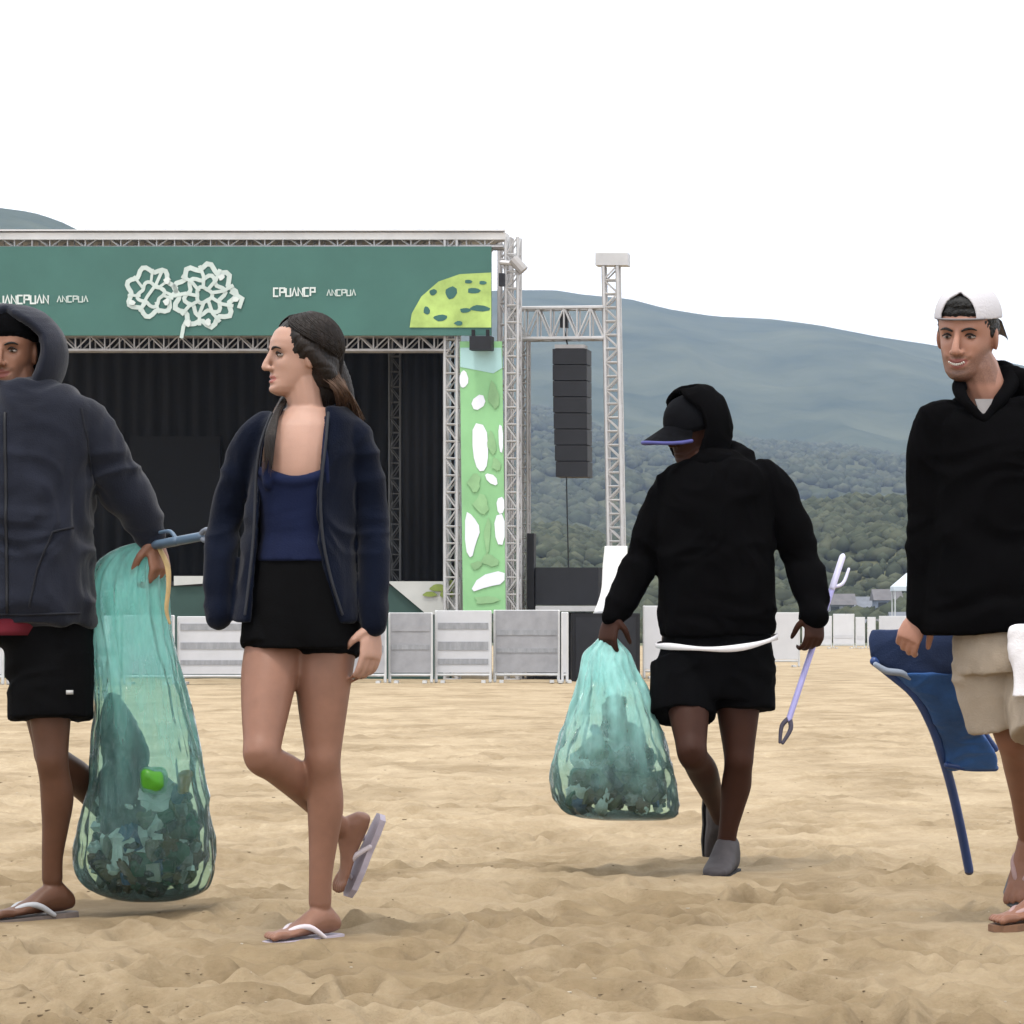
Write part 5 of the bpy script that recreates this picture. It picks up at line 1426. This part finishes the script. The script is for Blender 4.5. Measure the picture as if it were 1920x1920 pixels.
    V = [pk(a, r, dz) for dz in (.003, -.003) for r in (0, .5, 1) for a in A_]; Fc = []
    for L_ in range(2):
        for q in range(2):
            for i in range(n - 1):
                a = L_ * 3 * n + q * n + i; f_ = (a, a + 1, a + n + 1, a + n); Fc.append(f_ if L_ else f_[::-1])
    for i in range(n - 1): Fc.append((2 * n + i, 2 * n + i + 1, 5 * n + i + 1, 5 * n + i)); Fc.append((i, 3 * n + i, 3 * n + i + 1, i + 1))
    mb.add(V, Fc); mb.build('peak', MATS['cap_strap'], cap, True)
    # black jumper with an open collar
    mb = MB()
    torso(mb, [(1188, 1728, 1992, .148), (1150, 1724, 1996, .155), (1050, 1740, 1990, .15), (940, 1745, 1990, .148), (860, 1742, 1994, .145), (800, 1740, 1996, .130), (776, 1768, 1985, .104), (760, 1815, 1960, .070)], D, 32)
    mb.tube([P(1765, 800, D), P(1750, 860, D + .01), P(1746, 980, D + .03), P(1738, 1080, D + .03), P(1728, 1150, D + .02)], [.078, .076, .066, .060, .050], 16)
    mb.tube([P(1975, 790, D), P(2005, 860, D + .01), P(2025, 970, D + .02), P(2030, 1130, D - .08)], [.085, .078, .066, .050], 16)
    mb.tube([P(1985, 752, D + .02), P(1930, 728, D + .03), P(1884, 716, D + .05)], [.06, .055, .045], 14)
    mb.tube([P(1800, 775, D + .02), P(1850, 752, D + .07), P(1900, 748, D + .05)], [.04, .05, .05], 14)
    mb.tube([P(1872, 790, D - .07), P(1908, 772, D - .05), P(1955, 778, D - .02)], [.03, .045, .05], 14)
    cloth(t, 'jumper', mb, black_knit, .0072, 3, .010, 33, 5.0, (1, 1, .4))
    mb = MB()
    mb.tube([P(1838, 782, D - .115), P(1806, 748, D - .088), P(1800, 724, D - .02), P(1822, 706, D + .05), P(1880, 692, D + .08), P(1897, 716, D + .0), P(1874, 752, D - .085), P(1846, 786, D - .118)], [.012, .017, .022, .024, .026, .024, .018, .012], 12)
    cloth(t, 'collar', mb, black_knit, .005, 2, .002, 35)
    mb = MB(); mb.prism([P(1828, 748, D - .098), P(1862, 748, D - .098), P(1850, 778, D - .123), P(1840, 784, D - .125)], (0, .012, 0)); mb.build('undershirt', mat('undershirt_grey', (0.16, .15, .15), .9, .1, 20), t)
    mb = MB()
    prof(mb, [(1262, 1790, 1990, .145), (1220, 1788, 1992, .15), (1165, 1792, 1990, .142)], D + .02, 30)
    mb.tube([P(1848, 1230, D + .03), P(1862, 1300, D + .03), P(1876, 1360, D + .04)], [.105, .098, .090], 20, smooth=1, round_ends=False)
    mb.tube([P(1948, 1230, D), P(1960, 1310, D - .06), P(1968, 1375, D - .10)], [.112, .110, .108], 20, smooth=1, round_ends=False)
    cloth(t, 'shorts', mb, beige, .0065, 2, .008, 37, 7.0)
    sm_ = mat('sandal_brown', (0.16, 0.085, 0.05), .7, .2, 20); st_ = mat('strap_dusty', (0.30, 0.20, 0.19), .7, .1, 20)
    flipflop(t, P(1960, 1665, D), (-.80, -.60, -.04), (0, 0, 1), 1.04, sm_, st_)
    flipflop(t, P(1926, 1562, D + .40), (-.35, -.4, -.85), (-.4, -.8, .35), 1.02, mat('sandal_slate', (0.12, 0.13, 0.15), .7, .2, 20), st_)
    # white towel tucked into the waistband
    mb = MB(); prof(mb, [(1308, 1897, 1990, .022, -.185), (1240, 1896, 1985, .024, -.18), (1176, 1894, 1975, .022, -.172)], D, 24, 2.6)
    tw = cloth(None, 'towel', mb, white_c, .0055, 2, .008, 41, 9.0, (1, 1, .2))
    tag(tw, 'white towel hanging from the waist of the man in the white cap', 'towel')
whitecap()

# ------------------------------------------------------------------ what they carry
def bag(name, rows, D, label, seed, m, folds=17, tie=None):
    """a thin plastic sack: one film skin with gathers running down from the fist"""
    r2 = [tuple(r) + (0.0,) * (5 - len(r)) for r in rows]
    pts, hd = catmull([Vector((r[1], r[2], r[0])) for r in r2], [r[3] for r in r2], 6)
    _, sh = catmull([Vector((0, 0, 0))] * len(r2), [r[4] + 10 for r in r2], 6)
    n = 112; rings = []
    y0, y1 = rows[0][0], rows[-1][0]
    for q, (p, h, s) in enumerate(zip(pts, hd, sh)):
        a, b = P(p.x, p.z, D + s - 10), P(p.y, p.z, D + s - 10); c = (a + b) / 2; hw = (b.x - a.x) / 2
        u = (p.z - y0) / (y1 - y0)
        ring = []
        for i in range(n):
            an = 2 * math.pi * i / n
            N3 = np.array([[math.cos(an) * 2.3 + seed, math.sin(an) * 2.3, u * 2.1]])
            g = 1 + (.16 * (1 - u) ** 1.5 + .02) * math.sin(folds * an + 2.5 * float(vnoise(N3, seed)[0])) * (.5 + .5 * float(vnoise(N3 * 1.7, seed + 4)[0]))
            g += .035 * float(vnoise(N3 * np.array([[2.2, 2.2, 3.5]]), seed + 2)[0]) + .02 * float(vnoise(N3 * np.array([[5, 5, 9]]), seed + 3)[0])
            g += .030 * (1 - 2 * abs(float(vnoise(N3 * np.array([[3.2, 3.2, 5.0]]) + 9, seed + 7)[0]))) * min(1, u * 3)
            g = 1 + (g - 1) * (1 if u < .97 else .4)
            e = 2 / 2.3
            ring.append(Vector((c.x + hw * g * math.copysign(abs(math.cos(an)) ** e, math.cos(an)), c.y + h * g * math.copysign(abs(math.sin(an)) ** e, math.sin(an)), c.z)))
        rings.append(ring)
    mb = MB(); mb.loft(rings[::-1])
    base = P((rows[-1][1] + rows[-1][2]) / 2, rows[-1][0], D)
    t = thing(name, base, label, 'rubbish bag', 'teal rubbish bags carried by the walkers')
    mb.build('film', m, t, True)
    return t
film1 = film('film_teal', (0.74, 0.94, 0.92), (0.27, 0.64, 0.585), .05, .58, 1.05)
film2 = film('film_teal_pale', (0.78, 0.95, 0.93), (0.42, 0.84, 0.80), .05, .80, 0.63)
DB1 = 9.7
b1 = bag('rubbish_bag', [(1016, 262, 292, .02), (1026, 228, 300, .03), (1042, 200, 302, .045), (1062, 182, 305, .055), (1085, 172, 308, .065), (1110, 168, 312, .075), (1170, 170, 319, .085), (1250, 178, 335, .095), (1320, 180, 351, .10), (1400, 176, 369, .11), (1480, 165, 384, .125), (1550, 150, 396, .135), (1605, 142, 402, .14), (1645, 150, 398, .135), (1670, 175, 384, .11), (1684, 210, 350, .08), (1690, 240, 318, .04)], DB1,
         'tall teal translucent rubbish bag held by the hooded man', 3, film1)
DB2 = 11.35
b2 = bag('rubbish_bag', [(1192, 1128, 1152, .018), (1206, 1116, 1164, .03), (1225, 1098, 1180, .045), (1255, 1090, 1192, .07), (1300, 1078, 1214, .10), (1350, 1062, 1232, .125), (1400, 1046, 1248, .145), (1450, 1036, 1264, .155), (1490, 1038, 1270, .16), (1515, 1052, 1270, .15), (1530, 1078, 1268, .12), (1537, 1120, 1250, .06)], DB2,
         'short wide pale teal rubbish bag held by the person in black cap', 8, film2, 13)
mb = MB(); mb.tube([P(300, 1030, DB1 - .05), P(314, 1062, DB1 - .07), P(316, 1100, DB1 - .08), P(312, 1142, DB1 - .085), P(318, 1168, DB1 - .085)], [.010, .011, .009, .008, .005], 8, flat=.5)
mb.build('tie_string', mat('tie_tan', (0.42, 0.30, 0.14), .7, .15, 30), b1, True)

litter_m = [mat('litter_black', (0.008, 0.008, 0.010), .6, .4, 12), mat('litter_olive', (0.060, 0.056, 0.030), .8, .4, 12), mat('litter_brown', (0.075, 0.048, 0.026), .8, .4, 12), mat('litter_green', (0.018, 0.055, 0.032), .6, .4, 12), mat('litter_pale', (0.36, 0.38, 0.36), .5, .2, 12), mat('litter_blue', (0.025, 0.055, 0.11), .5, .3, 12), mat('litter_grey', (0.13, 0.13, 0.115), .6, .3, 12)]
def litter(rows, D, n, label, seed, smin, smax, weights):
    """crumpled scraps heaped in a sack, kept inside its outline"""
    r = random.Random(seed); mb = MB()
    ys = [q[0] for q in rows]
    for i in range(n):
        y = r.uniform(ys[0], ys[-1]) if r.random() < .75 else r.uniform(ys[len(ys) // 2], ys[-1])
        xl = np.interp(y, ys, [q[1] for q in rows]); xr = np.interp(y, ys, [q[2] for q in rows]); h = np.interp(y, ys, [q[3] for q in rows])
        s = r.uniform(smin, smax) * (1.7 if i % 6 == 0 else 1); mg = s * 1.15 / px(D)
        y = min(y, ys[-1] - mg * .95)
        u = r.uniform(-1, 1); v = r.uniform(-1, 1) * math.sqrt(max(0, 1 - u * u)); hw = max(2, (xr - xl) / 2 - mg)
        c = P((xl + xr) / 2 + u * hw, y, D); c.y += v * max(.005, h - s)
        M = Matrix.Rotation(r.uniform(0, 6), 3, 'Z') @ Matrix.Rotation(r.uniform(-.8, .8), 3, 'X')
        k0 = mb.n
        kind = r.random(); mi = r.choices(range(7), weights)[0]
        if kind < .55: mb.ell(c, (s, s * r.uniform(.5, .9), s * r.uniform(.4, .8)), M, 9, 6, mi)
        elif kind < .8: mb.box(c, (s * 1.6, s * r.uniform(.15, .9), s * r.uniform(.5, 1.3)), M, mi)
        else: mb.tube([c - M @ Vector((0, 0, s)), c + M @ Vector((0, 0, s))], s * .4, 8, mi, 1)
        for q in range(k0, mb.n):
            x_, y_, z_ = mb.v[q]; mb.v[q] = (x_ + r.uniform(-.12, .12) * s, y_ + r.uniform(-.12, .12) * s, z_ + r.uniform(-.12, .12) * s)
    return tag(mb.build('litter', litter_m, None, False), label, 'litter', None, 'stuff')
litter([(1490, 176, 374, .098), (1560, 160, 388, .118), (1610, 150, 393, .126), (1645, 162, 384, .118), (1668, 190, 362, .09)], DB1, 260, 'dark crumpled beach litter filling the bottom of the tall teal bag', 5, .018, .055, (7, 4, 4, 3, 3.5, 2.5, 3))
litter([(1372, 1108, 1212, .07), (1420, 1062, 1240, .115), (1470, 1046, 1258, .14), (1500, 1056, 1260, .13), (1518, 1080, 1254, .10)], DB2, 260, 'olive and grey beach litter filling the short wide teal bag', 6, .020, .058, (3, 7, 4, 2, 2.5, .5, 5))
def crumple(name, rows, D, m, label, cat, seed):
    mb = MB(); prof(mb, rows, D, 22, 2.4); o = cloth(None, name, mb, m, .006, 2, .016, seed, 12.0, (1, 1, .5)); return tag(o, label, cat)
crumple('crumpled_sheet', [(1300, 206, 228, .02), (1335, 200, 236, .035), (1380, 198, 262, .05), (1430, 194, 276, .06), (1480, 192, 282, .07), (1530, 196, 290, .075), (1575, 200, 290, .07)], DB1, mat('sheet_slate', (0.018, 0.022, 0.030), .5, .3, 10), 'tall dark slate plastic sheet standing in the tall teal bag', 'plastic sheet', 51)
crumple('drink_can', [(1446, 268, 306, .035), (1456, 266, 308, .04), (1474, 266, 307, .04), (1484, 270, 304, .035)], DB1 - .085, mat('can_green', (0.05, 0.22, 0.012), .4, .2, 10), 'bright green crushed can in the middle of the tall teal bag', 'can', 52)
crumple('crumpled_cup', [(1452, 334, 356, .025), (1470, 333, 358, .03), (1488, 336, 356, .025)], DB1 - .06, mat('cup_brown', (0.30, 0.14, 0.02), .6, .3, 10), 'small orange brown crushed cup near the right side of the tall bag', 'cup', 53)

# litter pickers
def picker(A, B, m, label, rad, grip_m, dark_tip):
    A, B = Vector(A), Vector(B); d = (B - A).normalized(); n = d.cross(Vector((0, 1, 0))).normalized()
    t = thing('litter_picker', B if B.z < A.z else A, label, 'litter picker')
    mb = MB(); mb.tube([A + d * .10, B - d * .085], rad, 10, smooth=1); mb.build('shaft', m, t, True)
    mb = MB(); mb.tube([A, A + d * .11], rad * 1.5, 10, smooth=1, flat=.7); mb.tube([A + d * .11, A + d * .085 + n * .030, A + d * .03 + n * .034], [.006, .006, .005], 8); mb.build('grip', grip_m, t, True)
    for q in (-1, 1):
        mb = MB(); mb.tube([B - d * .09, B - d * .055 + n * .016 * q, B + n * .005 * q], [.009, .008, .006], 8); mb.build('jaw', dark_tip, t, True)
    return t
lil = mat('picker_lilac', (0.36, 0.35, 0.66), .45, .06, 10); lil2 = mat('picker_lilac_pale', (0.60, 0.60, 0.80), .45, .05, 10)
picker(P(1579, 1046, 11.46), P(1465, 1392, 11.34), lil, 'long lilac litter picker held by the person in the black cap', .0105, lil2, mat('picker_tip', (0.055, 0.05, 0.075), .6, .2, 20))
pb = mat('picker_steel_blue', (0.085, 0.13, 0.19), .4, .1, 10)
picker(P(292, 1022, 9.66), P(408, 1000, 9.42), pb, 'short steel blue litter picker pointing from the hand of the hooded man', .0135, pb, mat('picker_grip_grey', (0.15, 0.17, 0.21), .5, .1, 20))

# folded beach chair
def chair():
    D = 9.75
    t = thing('folded_chair', P(1817, 1632, D + .5), 'folded blue fabric beach chair hanging from the hand of the man in black', 'beach chair')
    fab = mat('chair_fabric', (0.018, 0.075, 0.235), .75, .4, 5, sheen=.08, bump=.2, bscale=200); dk = mat('chair_fabric_dark', (0.007, 0.018, 0.058), .8, .3, 5, bump=.2, bscale=200)
    tb = mat('chair_tube', (0.009, 0.040, 0.16), .4, .15, 8, spec=.5)
    mb = MB(); prof(mb, [(1262, 1672, 1797, .045, 0), (1290, 1704, 1806, .052, .03), (1330, 1736, 1820, .050, .08), (1365, 1752, 1836, .045, .13), (1392, 1762, 1854, .040, .17), (1415, 1768, 1867, .036, .2), (1442, 1774, 1869, .028, .24)], D, 26, 4.5)
    cloth(t, 'seat_fabric', mb, fab, .005, 1, .005, 61, 8.0, (1, 1, .4))
    mb = MB(); prof(mb, [(1181, 1634, 1788, .024, 0), (1200, 1628, 1794, .034, 0), (1232, 1634, 1796, .036, 0), (1250, 1650, 1798, .034, 0), (1268, 1690, 1798, .026, 0)], D, 26, 4.5)
    cloth(t, 'headrest_fabric', mb, dk, .005, 1, .004, 62, 8.0, (1, 1, .8))
    mb = MB(); mb.tube([P(1640, 1240, D - .02), P(1668, 1262, D), P(1716, 1304, D + .03), P(1748, 1362, D + .11), P(1768, 1420, D + .20), P(1785, 1480, D + .3), P(1803, 1560, D + .42), P(1817, 1632, D + .52)], .0145, 10); mb.build('frame_tube', tb, t, True)
    mb = MB(); mb.tube([P(1797, 1236, D + .04), P(1812, 1300, D + .08), P(1838, 1362, D + .16), P(1866, 1404, D + .22)], .0105, 10); mb.build('frame_tube', tb, t, True)
    mb = MB(); mb.tube([P(1776, 1434, D + .19), P(1820, 1440, D + .22), P(1866, 1440, D + .24)], .0105, 10); mb.build('crossbar', tb, t, True)
    mb = MB(); mb.tube([P(1642, 1246, D - .05), P(1662, 1258, D - .05), P(1690, 1262, D - .04), P(1706, 1272, D - .03)], [.008, .010, .010, .006], 8); mb.build('strap', mat('strap_grey', (0.22, 0.26, 0.33), .7, .1, 10), t, True)
    mb = MB(); mb.ell(P(1817, 1634, D + .52), (.014, .014, .012), None, 10, 8); mb.build('foot_cap', MATS['picker_tip'], t, True)
chair()
